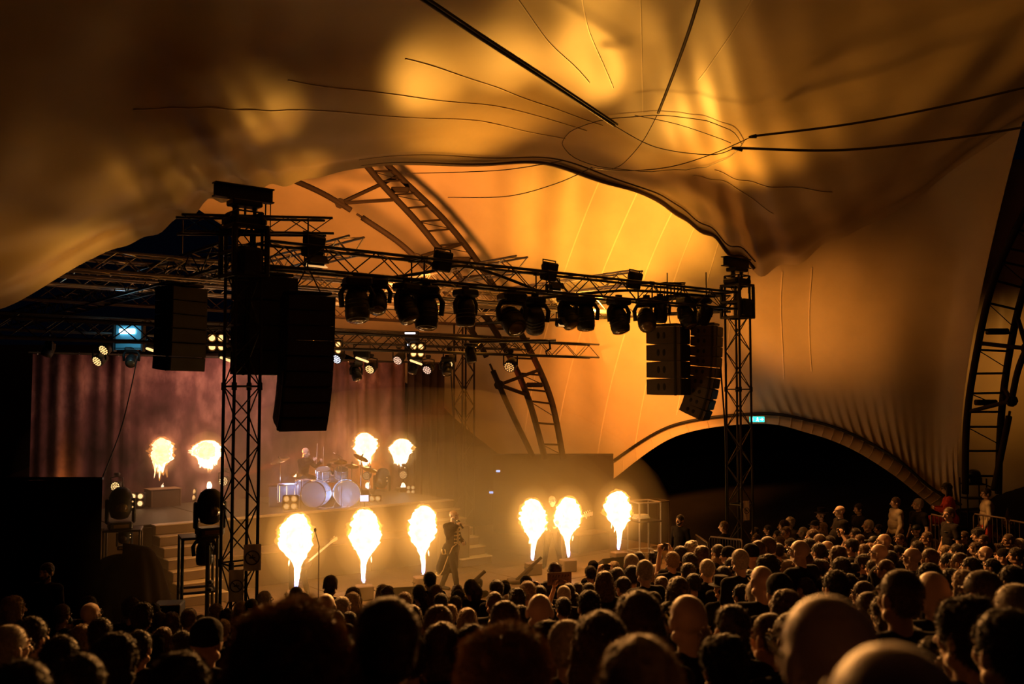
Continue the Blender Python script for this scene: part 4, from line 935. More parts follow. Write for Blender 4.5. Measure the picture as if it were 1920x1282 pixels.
rm = poly([(-.02, .03), (.02, .03), (.03, 0), (.02, -.02), (.045, -.05), (.025, -.055), (.0, -.025), (-.03, -.05), (-.045, -.04), (-.01, -.01)]); rm.ell((.005, -.007, .047), (.014, .006, .014), 8, 6); rm.obj('running_figure', M_exitw, o)
light('exit_light', 'POINT', ex + Vector((0, .1, .35)), 1.6, (.7, .85, 1), .05)
light('white_wall_lamp_light', 'SPOT', at(1300, 760, 21.0), 0.01, (1, .8, .5), .05, at(1690, 450, 23), 6)
# prohibition banners on the towers
def nosign(lab, px, py, Y, w, h, rz, bird=False):
    o = thing('warning_banner', lab, 'sign', at(px, py, Y), rz)
    g = grid_mesh(lambda u, v: Vector(((u - .5) * w, .012 * math.sin(u * 9 + v * 5), (v - .5) * h)), 10, 10).obj('banner', M_white, o, True)
    r = min(w, h) * .40
    MB().tube([(r * math.cos(t), -.025, r * math.sin(t)) for t in np.linspace(0, 2 * math.pi, 25)[:-1]], r * .09, 6, True).obj('ring_mark', M_mark, o)
    MB().tube([(-r * .7, -.03, r * .7), (r * .7, -.03, -r * .7)], r * .09, 6).obj('slash_mark', M_mark, o)
    MB().cbox((0, -.02, 0), (r * .9, .01, r * .22), .004).obj('symbol', M_mark, o); MB().cbox((r * .05, -.02, r * .15), (r * .16, .01, r * .6), .004).obj('symbol', M_mark, o)
nosign('upper white no-entry-to-climb banner on the near tower', 473, 1045, 14.45, .26, .40, .3)
nosign('lower white banner with crossed circle at the foot of the near tower', 443, 1098, 14.35, .22, .48, .3)
nosign('white banner with crossed circle on the far tower above the crowd', 1399, 957, 22.4, .17, .46, .2)
# crowd barriers
def barrier(lab, A, B, h=1.05):
    A = Vector(A); B = Vector(B); o = thing('crowd_barrier', lab, 'barrier', A); d = B - A; L_ = d.length
    MB().tube([(0, 0, .06), (0, 0, h - .06), tuple(d * .04 + Z * h), tuple(d * .96 + Z * h), tuple(d + Z * (h - .06)), tuple(d + Z * .06)], .022, 7).obj('outer_rail', M_rib, o, True)
    MB().tube([(0, 0, .14), tuple(d + Z * .14)], .016, 6).obj('lower_rail', M_rib, o)
    n = int(L_ / .12)
    for i in range(1, n): rod('bar', d * (i / n) + Z * .14, d * (i / n) + Z * h, .009, M_rib, o)
    for f_ in (.1, .9): MB().cbox(d * f_ + Z * .03, (.05, .5, .04), .01).obj('foot', M_rib, o)
# ------------------------------------------------------------------ people: one continuous skinned surface per body
TMP = bpy.data.scenes.new('tmp')
def remesh(mb, voxel, smooth, m, name, disp=None, sub=False):
    me = bpy.data.meshes.new('tmp'); me.from_pydata(mb.v, [], mb.f)
    o = bpy.data.objects.new('tmp', me); TMP.collection.objects.link(o)
    r = o.modifiers.new('r', 'REMESH'); r.mode = 'VOXEL'; r.voxel_size = voxel; r.adaptivity = 0; r.use_smooth_shade = True
    if smooth: s_ = o.modifiers.new('s', 'SMOOTH'); s_.iterations = smooth; s_.factor = .5
    vl = TMP.view_layers[0]; vl.update(); dg = vl.depsgraph; out = bpy.data.meshes.new_from_object(o.evaluated_get(dg)); out.name = name
    bpy.data.objects.remove(o); bpy.data.meshes.remove(me)
    if disp:
        a, f = disp
        N = len(out.vertices); co = np.empty(N * 3); nn = np.empty(N * 3); out.vertices.foreach_get('co', co); out.vertices.foreach_get('normal', nn)
        co = co.reshape(-1, 3); nn = nn.reshape(-1, 3)
        k = np.array([a * noise.noise(Vector(c) * f) + a * .5 * noise.noise(Vector(c) * f * 2.3) for c in co])
        out.vertices.foreach_set('co', (co + nn * k[:, None]).ravel()); out.update()
    out.materials.clear(); out.materials.append(m)
    for p in out.polygons: p.use_smooth = True
    return out
def basis(x, z):
    z = z.normalized(); x = (x - z * x.dot(z)).normalized(); y = z.cross(x); return Matrix((x, y, z)).transposed()
def capsule(mb, a, b, r0, r1, n=12):
    a = Vector(a); b = Vector(b); d = b - a; q = d.normalized() if d.length > 1e-5 else Vector((0, 0, 1)); h = d.length
    prof = [(max(r0 * math.sin(t), .0005), -r0 * math.cos(t)) for t in (0.05, .5, 1.0, math.pi / 2)] + [(max(r1 * math.sin(t), .0005), h - r1 * math.cos(t)) for t in (math.pi / 2, 2.1, 2.6, 3.09)]
    mb.lathe(prof, a, q, n)
POSE = dict(pelvis=(0, 0, .96), chest=(0, -.005, 1.30), neck=(0, -.015, 1.46), head=(0, .01, 1.555), hx=(1, 0, 0), hz=(0, 0, 1), shl=(-.175, -.01, 1.405), shr=(.175, -.01, 1.405),
            ell=(-.235, -.02, 1.13), elr=(.235, -.02, 1.13), wrl=(-.235, .09, .90), wrr=(.235, .09, .90), hdl=(0, .25, -1), hdr=(0, .25, -1), curl=.5,
            hil=(-.09, 0, .92), hir=(.09, 0, .92), knl=(-.10, .03, .50), knr=(.10, .03, .50), anl=(-.11, -.02, .08), anr=(.11, -.02, .08), tol=(-.02, .2, 0), tor=(.02, .2, 0), w=1.0, belly=0.0)
def hand(mb, wr, d, side, curl, s=1.0, up_=None):
    wr = Vector(wr); d = Vector(d).normalized(); pn = Vector(up_) if up_ else Vector((-side, 0, 0.05)); pn = (pn - d * pn.dot(d)).normalized(); x = d.cross(pn).normalized() * side   # x: across the palm, thumb side
    c = wr + d * .05 * s
    M_ = Matrix((x, pn, d)).transposed()
    mb.ell(c, (.041 * s, .019 * s, .05 * s), 12, 8, M_)
    for i, (o_, ln) in enumerate(((.030, .070), (.010, .080), (-.010, .075), (-.029, .058))):
        b = c + x * o_ * s + d * .04 * s; a1 = curl * .8; a2 = curl * 1.9
        m1 = b + (d * math.cos(a1) + pn * math.sin(a1)) * ln * .5 * s; m2 = m1 + (d * math.cos(a2) + pn * math.sin(a2)) * ln * .5 * s
        capsule(mb, b, m1, .0095 * s, .009 * s, 8); capsule(mb, m1, m2, .009 * s, .0075 * s, 8)
    t0 = c + x * .03 * s - d * .02 * s; t1 = t0 + (x * .8 + d * .6 + pn * .2).normalized() * .04 * s; t2 = t1 + (x * .2 + d + pn * .5).normalized() * .032 * s
    capsule(mb, t0, t1, .0125 * s, .0105 * s, 8); capsule(mb, t1, t2, .0105 * s, .008 * s, 8)
def head_prims(mb, HB, hc, beard=False):
    def P(x, y, z): return hc + HB @ Vector((x, y, z))
    mb.ell(P(0, -.012, .092), (.077, .098, .086), 18, 12, HB); mb.ell(P(0, .025, .045), (.060, .068, .085), 16, 10, HB)
    mb.ell(P(0, .055, -.012), (.033, .032, .026), 12, 8, HB)
    capsule(mb, P(0, .090, .080), P(0, .122, .036), .011, .016); mb.ell(P(-.012, .098, .033), (.010, .012, .009), 8, 6, HB); mb.ell(P(.012, .098, .033), (.010, .012, .009), 8, 6, HB)
    capsule(mb, P(-.042, .076, .090), P(.042, .076, .090), .013, .013); capsule(mb, P(-.02, .086, .004), P(.02, .086, .004), .008, .008); capsule(mb, P(-.017, .085, -.006), P(.017, .085, -.006), .0075, .0075)
    for sx in (-1, 1):
        mb.ell(P(sx * .043, .058, .045), (.022, .022, .03), 10, 8, HB)      # cheek
        mb.ell(P(sx * .083, -.014, .052), (.011, .022, .035), 10, 8, HB)    # ear
        capsule(mb, P(sx * .052, .005, -.01), P(sx * .02, .05, -.02), .026, .022)
    if beard: mb.ell(P(0, .058, -.03), (.04, .035, .035), 12, 8, HB)
def body_meshes(pose, skin=M_skin, shirt=M_cloth, trousers=M_cloth, voxel=.010, sleeve='short', beard=False, hairkind='short', hairmat=M_hairk, strands=0, coat=None, extra=None, shoes=True):
    p = dict(POSE); p.update(pose); g = {k: (Vector(v) if isinstance(v, tuple) else v) for k, v in p.items()}; w = g['w']
    HB = basis(g['hx'], g['hz']); hc = g['head']; sx = (g['shr'] - g['shl']).normalized()
    tz = (g['neck'] - g['pelvis']).normalized(); TB = basis(sx, tz)
    def torso(mb, e):
        hx_ = (g['hir'] - g['hil']).normalized(); PB = basis(hx_, tz)
        mb.ell(g['pelvis'], (.165 * w + e, .115 * w + e, .13 + e), 18, 10, PB)
        mid = g['pelvis'].lerp(g['chest'], .48); mb.ell(mid + TB @ Vector((0, .02 + g['belly'] * .4, 0)), (.145 * w + e + g['belly'] * .5, .105 * w + e + g['belly'], .18 + e), 18, 10, TB)
        mb.ell(g['chest'], (.172 * w + e, .118 * w + e, .17 + e), 18, 10, TB)
        capsule(mb, g['shl'], g['shr'], .062 * w + e, .062 * w + e); capsule(mb, g['neck'] - tz * .02, g['shl'], .045 + e, .055 + e); capsule(mb, g['neck'] - tz * .02, g['shr'], .045 + e, .055 + e)
    def arms(mb, e, fl, fr):
        for s_, f_ in (('l', fl), ('r', fr)):
            a, b, c = g['sh' + s_], g['el' + s_], g['wr' + s_]
            if f_ >= 1: capsule(mb, a, b, .054 * w + e, .042 + e)
            else: capsule(mb, a, a.lerp(b, f_), .054 * w + e, .052 + e)
            if f_ > 1: capsule(mb, b, b.lerp(c, f_ - 1), .041 + e, .030 + e)
    def legs(mb, e):
        for s_ in 'lr':
            capsule(mb, g['hi' + s_], g['kn' + s_], .092 * w + e, .058 + e); capsule(mb, g['kn' + s_], g['an' + s_], .056 + e, .038 + e)
    out = {}
    mb = MB(); torso(mb, 0); arms(mb, 0, 2, 2); legs(mb, 0); capsule(mb, g['neck'] - tz * .05, hc + HB @ Vector((0, -.012, .03)), .056, .050); head_prims(mb, HB, hc, beard)
    for s_, sd in (('l', -1), ('r', 1)):
        hand(mb, g['wr' + s_], g['hd' + s_], sd, g['curl'], 1.0, g.get('pn' + s_))
        capsule(mb, g['an' + s_] - Vector((0, 0, .03)), g['an' + s_] + g['to' + s_] * .8 - Vector((0, 0, .045)), .04, .028)
    out['body'] = remesh(mb, voxel, 1, skin, 'body')
    f_ = {'short': .62, 'long': 1.95, 'none': .25}[sleeve]
    mb = MB(); torso(mb, .014); arms(mb, .013, f_, f_)
    if coat: coat(mb, g)
    out['shirt' if not coat else 'coat'] = remesh(mb, max(voxel, .011), 4, shirt, 'shirt', (.006, 9))
    mb = MB(); legs(mb, .014); mb.ell(g['pelvis'] - Vector((0, 0, .03)), (.17 * w, .122 * w, .10), 16, 8)
    for s_ in 'lr': capsule(mb, g['kn' + s_].lerp(g['an' + s_], .6), g['an' + s_], .055, .056)
    out['trousers'] = remesh(mb, max(voxel, .012), 3, trousers, 'trousers', (.006, 11))
    if shoes:
        mb = MB()
        for s_ in 'lr': a = g['an' + s_]; capsule(mb, a + Vector((0, 0, -.03)) - g['to' + s_].normalized() * .03, a + g['to' + s_] * .9 + Vector((0, 0, -.045)), .048, .036)
        out['shoes'] = remesh(mb, .013, 2, M_black, 'shoes')
    def P(x, y, z): return hc + HB @ Vector((x, y, z))
    if beard:
        mb = MB(); mb.ell(P(0, .060, -.030), (.044, .040, .036), 14, 10, HB); capsule(mb, P(-.06, .02, .015), P(-.03, .065, -.02), .018, .022); capsule(mb, P(.06, .02, .015), P(.03, .065, -.02), .018, .022); capsule(mb, P(-.026, .094, .016), P(.026, .094, .016), .009, .009)
        out['beard'] = remesh(mb, .008, 1, M_hairg if hairkind == 'none' else M_hairk, 'beard', (.003, 60))
    if voxel <= .010:
        mb = MB()
        for s_ in (-1, 1): mb.tube([P(s_ * .018, .096, .098), P(s_ * .038, .092, .104), P(s_ * .055, .074, .097)], .005, 6)
        out['eyebrows'] = mb.mesh('eyebrows', M_hairb, True)
    mb = MB(); hk = hairkind; dsp = (.008, 30)
    if hk in ('short', 'crop'):
        e = .010 if hk == 'short' else .0065
        mb.ell(P(0, -.022, .108), (.080 + e, .095 + e, .088 + e), 20, 12, HB); mb.ell(P(0, -.055, .06), (.066 + e, .055 + e, .07), 14, 10, HB)
        dsp = (.005, 34) if hk == 'short' else (.002, 30)
    elif hk == 'thick':
        mb.ell(P(0, -.02, .112), (.098, .112, .10), 20, 12, HB); mb.ell(P(0, -.05, .06), (.09, .07, .09), 14, 10, HB); dsp = (.018, 16)
    elif hk == 'long':
        mb.ell(P(0, -.02, .105), (.092, .106, .097), 20, 12, HB); mb.ell(P(0, -.05, -.02), (.098, .066, .17), 14, 10, HB)
        for s_ in (-1, 1): capsule(mb, P(s_ * .078, -.01, .08), P(s_ * .095, -.02, -.16), .03, .035)
        dsp = (.010, 14)
    elif hk == 'bob':
        mb.ell(P(0, -.02, .105), (.096, .11, .098), 20, 12, HB); mb.ell(P(0, -.045, .03), (.104, .075, .10), 14, 10, HB); dsp = (.010, 20)
    elif hk == 'tail':
        mb.ell(P(0, -.02, .105), (.086, .102, .094), 20, 12, HB); mb.ell(P(0, -.11, .10), (.035, .035, .03), 10, 8, HB); capsule(mb, P(0, -.12, .09), P(0, -.12, -.12), .03, .018); mb.ell(P(0, -.05, .06), (.075, .06, .07), 14, 10, HB)
    elif hk == 'curly':
        mb.ell(P(0, -.03, .11), (.135, .14, .125), 22, 14, HB); mb.ell(P(0, -.05, .02), (.125, .10, .10), 16, 10, HB); dsp = (.030, 18)
    elif hk == 'cap':
        mb.ell(P(0, -.012, .118), (.086, .104, .08), 20, 12, HB); mb.ell(P(0, .10, .11), (.062, .07, .012), 14, 8, HB); mb.ell(P(0, -.06, .05), (.07, .05, .06), 12, 8, HB); dsp = None
    elif hk == 'beanie':
        mb.ell(P(0, -.014, .12), (.090, .106, .095), 20, 12, HB); mb.ell(P(0, -.014, .078), (.092, .108, .025), 20, 8, HB); dsp = (.004, 20)
    elif hk == 'hat':
        mb.lathe([(.17, 0), (.17, .008), (.092, .02), (.095, .12), (.07, .13), (.02, .125)], P(0, -.012, .12), HB @ Vector((0, 0, 1)), 20); mb.ell(P(0, -.05, .06), (.07, .055, .07), 12, 8, HB); dsp = None
    elif hk == 'party':
        mb.lathe([(.055, 0), (.03, .10), (.004, .19)], P(0, -.012, .17), HB @ Vector((0, 0, 1)), 16); mb.ell(P(0, -.022, .108), (.082, .098, .09), 16, 10, HB); dsp = None
    if mb.v:
        h = remesh(mb, max(.008, voxel * .85), 1, hairmat, 'hair', dsp)
        if strands:
            rr = random.Random(strands); vs_ = [v.co[:] for v in h.vertices]; fs = [tuple(q.vertices) for q in h.polygons]
            L_ = .045 if hk == 'curly' else (.012 if hk == 'crop' else .02)
            for _ in range(strands):
                v = h.vertices[rr.randrange(len(h.vertices))]; a = v.co; d = (v.normal + Vector((rr.gauss(0, .45), rr.gauss(0, .45), rr.gauss(0, .45)))).normalized(); s_ = d.orthogonal().normalized() * .0012
                c2 = a + d * L_ * rr.uniform(.4, 1) + Vector((0, 0, -.3 * L_)); m_ = a.lerp(c2, .5) + v.normal * L_ * .2
                b = len(vs_); vs_ += [(a - s_)[:], (a + s_)[:], (m_ + s_ * .8)[:], (m_ - s_ * .8)[:], c2[:]]; fs += [(b, b + 1, b + 2, b + 3), (b + 3, b + 2, b + 4)]
            h2 = bpy.data.meshes.new('hair'); h2.from_pydata(vs_, [], fs); h2.materials.append(hairmat)
            for q in h2.polygons: q.use_smooth = True
            h = h2
        nm = {'cap': 'cap', 'beanie': 'beanie', 'hat': 'hat', 'party': 'pointed_hat'}.get(hk, 'hair'); out[nm] = h
    out['_g'] = (g, HB, hc)
    return out
def eyes_mesh(g, HB, hc):
    mb = MB()
    for s_ in (-1, 1): mb.ell(hc + HB @ Vector((s_ * .031, .078, .070)), (.013, .011, .009), 10, 6, HB)
    return mb
def glasses_mesh(g, HB, hc, dark=False):
    mb = MB()
    for s_ in (-1, 1):
        c = hc + HB @ Vector((s_ * .034, .099, .070))
        if dark: mb.lathe([(.027, 0), (.026, .004)], c, HB @ Vector((0, 1, 0)), 14)
        else: mb.tube([c + HB @ Vector((.026 * math.cos(t), 0, .019 * math.sin(t))) for t in np.linspace(0, 6.283, 15)[:-1]], .003, 5, True)
        mb.tube([hc + HB @ Vector((s_ * .06, .098, .074)), hc + HB @ Vector((s_ * .084, .0, .068))], .003, 5)
    mb.tube([hc + HB @ Vector((-.01, .10, .072)), hc + HB @ Vector((.01, .10, .072))], .003, 5); return mb
def figure(label, loc, rz, meshes, scale=1.0, glasses=None, group=None, cat='person'):
    o = thing('person', label, cat, loc, rz, group); o.scale = (scale,) * 3
    for k, me in meshes.items():
        if k[0] != '_': link(k, me, o)
    eyes_mesh(*meshes['_g']).obj('eyes', M_eye, o, True)
    if glasses: glasses_mesh(*meshes['_g'], dark=(glasses == 'dark')).obj('sunglasses' if glasses == 'dark' else 'glasses', M_lensk, o)
    return o
def face_to(p, q): d = Vector(q) - Vector(p); return math.atan2(-d.x, d.y)      # +Y forward

# --- performers
def coat_tails(mb, g):
    for s_ in (-1, 1):
        capsule(mb, (s_ * .07, -.03, .95), (s_ * .15, -.11, .52), .12, .15)
    mb.ell((0, 0, .95), (.19, .14, .13), 16, 8)
sing = body_meshes(dict(neck=(0, .03, 1.46), head=(0, .055, 1.55), hz=(0, .12, 1), hil=(-.09, 0, .93), hir=(.09, 0, .93), knl=(-.12, -.16, .50), knr=(.11, .16, .52), anl=(-.14, -.36, .08), anr=(.12, .26, .08),
            elr=(.27, .13, 1.20), wrr=(.13, .25, 1.44), hdr=(-.6, .15, .5), ell=(-.25, .02, 1.13), wrl=(-.14, .24, 1.03), hdl=(.7, .6, .1), curl=1.2),
            skin=M_skin2, shirt=M_cloth, trousers=M_cloth, voxel=.008, sleeve='long', beard=True, hairkind='none', coat=coat_tails)
pS = at(846, 1106, 19.66); SH = .98
singer = figure('bald bearded singer in long black coat with gold braid, holding a microphone', (pS.x, pS.y, 0), -2.15, sing, SH)
mb = MB()
g_ = []
for i in range(5):
    z = 1.36 - i * .075; y = .160
    for s_ in (-1, 1):
        mb.tube([(s_ * .02, y + .01, z), (s_ * .085, y - .005, z + .006)], .011, 6); mb.ell((s_ * .09, y - .008, z + .006), (.02, .012, .018), 8, 6)
mb.obj('braid_bar', M_gold, singer, True)
for s_ in (-1, 1):
    MB().tube([(s_ * .025, .165, 1.40), (s_ * .02, .172, 1.2), (s_ * .03, .168, 1.03)], .009, 6).obj('gold_piping', M_gold, singer, True)
    MB().tube([(s_ * .03, .155, 1.03), (s_ * .13, .13, .98), (s_ * .19, .04, .75), (s_ * .26, -.02, .50), (s_ * .31, -.09, .38)], .013, 6).obj('gold_piping', M_gold, singer, True)
    MB().tube([(s_ * .31, -.09, .38), (s_ * .27, -.22, .40), (s_ * .12, -.29, .40)], .012, 6).obj('gold_hem', M_gold, singer, True)
    MB().tube([(s_ * .20, -.02, .93), (s_ * .215, .02, .84), (s_ * .225, -.07, .83), (s_ * .21, -.09, .93)], .011, 6).obj('pocket_trim', M_gold, singer, True)
mic = thing('microphone', 'black hand microphone held at the singer\'s mouth', 'microphone', singer.location, -2.15)
q = SH
MB().lathe([(.018, -.2), (.022, -.02), (.03, 0), (.033, .03), (.02, .055)], (.05 * q, .23 * q, 1.50 * q), (-.25, -.55, .35), 14).obj('grip', M_black, mic, True)
MB().ell((.035 * q, .20 * q, 1.53 * q), (.03, .03, .03), 12, 8).obj('grille', M_chrome, mic, True)

def guitar(label, P, rz, tilt, bass=False, body_m=M_rib, yaw=0.0):
    o = thing('bass_guitar' if bass else 'electric_guitar', label, 'guitar', P, rz); o.rotation_euler = (0, -tilt, rz)
    # x along the neck, y thickness, z across
    out_ = []
    for k in range(28):
        t = 2 * math.pi * k / 28; r = .17 + .035 * math.cos(2 * t) - .02 * math.cos(3 * t)
        out_.append((r * 1.25 * math.cos(t), r * math.sin(t)))
    poly(out_, -.02, .04).obj('guitar_body', body_m, o)
    L_ = .78 if bass else .62
    MB().cbox((.2 + L_ / 2, -.045, 0), (L_, .022, .055), .006).obj('neck', M_wood, o)
    MB().cbox((.2 + L_ / 2, -.058, 0), (L_, .006, .05), .002).obj('fretboard', M_white, o)
    hd = poly([(.2 + L_, -.03), (.2 + L_ + .2, -.06), (.2 + L_ + .23, .02), (.2 + L_, .035)], -.035, .02).obj('headstock', M_wood, o)
    for k in range(4):
        for s_ in (-1, 1) if k % 2 == 0 else (1,): MB().lathe([(.006, 0), (.006, .03), (.014, .035), (.014, .045)], (.24 + L_ + k * .045, -.045, s_ * .035), (0, 0, s_), 8).obj('tuning_peg', M_brass, hd)
    MB().cbox((-.02, -.07, 0), (.10, .012, .07), .004).obj('pickup', M_black, o); MB().cbox((-.12, -.07, 0), (.04, .014, .08), .004).obj('bridge', M_chrome, o)
    for k in range(4): MB().tube([(-.12, -.072, -.018 + .012 * k), (.2 + L_, -.066, -.018 + .012 * k)], .0014, 4).obj('string', M_chrome, o)
    return o
play = dict(elr=(.30, -.06, 1.17), wrr=(.14, .20, 1.04), hdr=(-.8, .3, -.1), ell=(-.33, .10, 1.18), wrl=(-.50, .30, 1.28), hdl=(-.3, .3, .8), curl=1.0, knl=(-.14, .06, .5), knr=(.14, .04, .5), anl=(-.2, -.02, .08), anr=(.2, -.02, .08))
gtr = body_meshes(dict(play, elr=(.27, .02, 1.14), wrr=(.10, .26, .98), hdr=(-.6, .4, -.6), ell=(-.29, .05, 1.14), wrl=(-.16, .28, 1.04), hdl=(.5, .4, -.3), hx=(.8, .6, 0), w=1.08), skin=M_skin2, voxel=.009, hairkind='none', sleeve='short')
pG = at(1036, 1062, 22.4); guitarist = figure('bald guitarist in black t-shirt and sunglasses standing between two flame jets', (pG.x, pG.y, 0), math.pi - .15, gtr, .98, glasses='dark')
for s_ in (-1, 1): MB().tube([(s_ * .17, .0, .9), (s_ * .165, .02, .5), (s_ * .19, -.02, .1)], .012, 6).obj('side_stripe', M_step, guitarist)
g1 = guitar('electric guitar slung low in front of the bald guitarist', guitarist.location + Vector((0, 0, 1.0)) + Matrix.Rotation(math.pi - .15, 3, 'Z') @ Vector((.0, .26, 0)), -.15, .35, body_m=M_black)
bas = body_meshes(dict(play), skin=M_skin3, voxel=.010, hairkind='short', sleeve='long')
pB = at(560, 1110, 19.4); bassist = figure('bass player in black mostly hidden behind the nearest flame jet', (pB.x, pB.y, 0), math.pi - .35, bas, .95)
g2 = guitar('long-necked pale bass guitar raised to the right behind the nearest flame', at(572, 1058, 19.0), -.1, .70, True)
g2.scale = (.72,) * 3
dru = body_meshes(dict(pelvis=(0, -.02, .60), chest=(0, .03, .92), neck=(0, .03, 1.08), head=(0, .06, 1.17), hz=(0, .25, 1), shl=(-.18, .03, 1.02), shr=(.18, .03, 1.02), ell=(-.27, .20, .86), wrl=(-.17, .42, .98), elr=(.27, .17, .88), wrr=(.14, .38, 1.03),
        hdl=(.3, .6, .7), hdr=(-.3, .6, .7), hil=(-.09, .02, .58), hir=(.09, .02, .58), knl=(-.22, .42, .52), knr=(.22, .42, .52), anl=(-.24, .48, .09), anr=(.24, .48, .09), curl=1.3), skin=M_skin2, voxel=.009, hairkind='none', beard=True, sleeve='long')
pD = at(567, 960, 24.0)
drummer = figure('bald bearded drummer in black with raised sticks behind the clear drum kit', (pD.x, pD.y, 1.4), -1.9, dru, 1.0)
DM = Matrix.Translation(drummer.location) @ Matrix.Rotation(-1.9, 4, 'Z')
for s_, a, b, lab in ((-1, (-.15, .50, .96), (-.05, .56, 1.38), 'left'), (1, (.11, .46, 1.02), (.02, .42, 1.46), 'right')):
    o = thing('drumstick', 'pale drumstick pointing up in the drummer\'s ' + ('lower' if s_ < 0 else 'higher') + ' hand', 'drumstick', DM @ Vector(a)); v = (DM.to_3x3() @ (Vector(b) - Vector(a)))
    MB().tube([tuple(-v * .15), tuple(v * .5), tuple(v * .95)], [.009, .008, .005], 8).obj('shaft', M_white, o, True); MB().ell(tuple(v * .98), (.009, .009, .014)).obj('tip', M_white, o, True)

# --- crowd prototypes
PR = {}
def proto(key, **k): PR[key] = body_meshes(k.pop('pose', {}), **k)
fem = dict(w=.88, shl=(-.155, -.01, 1.40), shr=(.155, -.01, 1.40)); big = dict(w=1.15, belly=.05)
turn = dict(hx=(.85, -.35, 0)); lean = dict(hx=(.96, .2, 0), hz=(.08, .05, 1))
up1 = dict(ell=(-.26, .18, 1.36), wrl=(-.105, .30, 1.62), hdl=(.1, .15, 1), elr=(.26, .18, 1.36), wrr=(.105, .30, 1.62), hdr=(-.1, .15, 1), curl=.7, pnl=(1, .2, 0), pnr=(-1, .2, 0))
clasp = dict(ell=(-.25, .05, 1.14), wrl=(-.08, .25, 1.18), hdl=(.8, .1, .4), elr=(.25, .05, 1.14), wrr=(.08, .25, 1.22), hdr=(-.8, .1, .4), curl=.9)
proto('s', strands=2500, beard=False); proto('c', pose=dict(lean), hairkind='crop', hairmat=M_hairb, skin=M_skin3, strands=2500)
proto('b', pose=dict(big), hairkind='none', skin=M_skin2); proto('g', hairkind='crop', hairmat=M_hairg, strands=2500, skin=M_skin2, pose=dict(turn))
proto('f', hairkind='short', hairmat=M_hairl, strands=2500); proto('t', hairkind='thick', hairmat=M_hairk, strands=4000, pose=dict(lean))
proto('l', pose=fem, hairkind='long', hairmat=M_hairb, strands=3000); proto('L', pose=fem, hairkind='long', hairmat=M_hairl, strands=3000); proto('o', pose=fem, hairkind='bob', hairmat=M_hairb, strands=3000)
proto('y', pose=fem, hairkind='tail', hairmat=M_hairk, strands=2000); proto('q', pose=fem, hairkind='curly', hairmat=M_hairq, strands=16000)
proto('p', hairkind='cap', hairmat=M_black); proto('n', hairkind='beanie', hairmat=M_cloth); proto('h', hairkind='hat', hairmat=M_cloth)
proto('u', pose=up1, hairkind='short', strands=1500); proto('v', pose=clasp, hairkind='none', skin=M_skin2, shirt=M_cloth3); proto('z', pose=dict(up1, **fem), hairkind='bob', hairmat=M_hairl)
proto('m', pose=dict(big), hairkind='thick', hairmat=M_hairg, shirt=M_cloth2, sleeve='long'); proto('w', hairkind='party', hairmat=M_cloth3)
TXT = {'s': 'short dark hair', 'c': 'cropped brown hair', 'b': 'shaved head', 'g': 'cropped grey hair', 'f': 'short fair hair', 't': 'thick dark hair', 'l': 'long brown hair', 'L': 'long fair hair', 'o': 'brown bob',
       'y': 'dark ponytail', 'q': 'big curly hair', 'p': 'black cap', 'n': 'dark beanie', 'h': 'brimmed hat', 'u': 'dark hair, arms raised', 'v': 'bald head, arms folded', 'z': 'fair bob, arms raised', 'm': 'grey mop of hair', 'w': 'pointed hat'}
HW = {'s': .176, 'c': .165, 'b': .155, 'g': .165, 'f': .176, 't': .20, 'l': .19, 'L': .19, 'o': .20, 'y': .175, 'q': .29, 'p': .175, 'n': .185, 'h': .34, 'u': .176, 'v': .155, 'z': .20, 'm': .20, 'w': .175}
def top_of(k): return max(v.co.z for m_ in [PR[k].get('hair') or PR[k].get('cap') or PR[k].get('beanie') or PR[k].get('hat') or PR[k].get('pointed_hat') or PR[k]['body']] for v in m_.vertices)
TOPZ = {k: top_of(k) for k in PR}; TOPZ['q'] = 1.555 + .235 + .02; TOPZ['u'] = 1.555 + .21; TOPZ['z'] = 1.555 + .21; TOPZ['v'] = 1.555 + .19

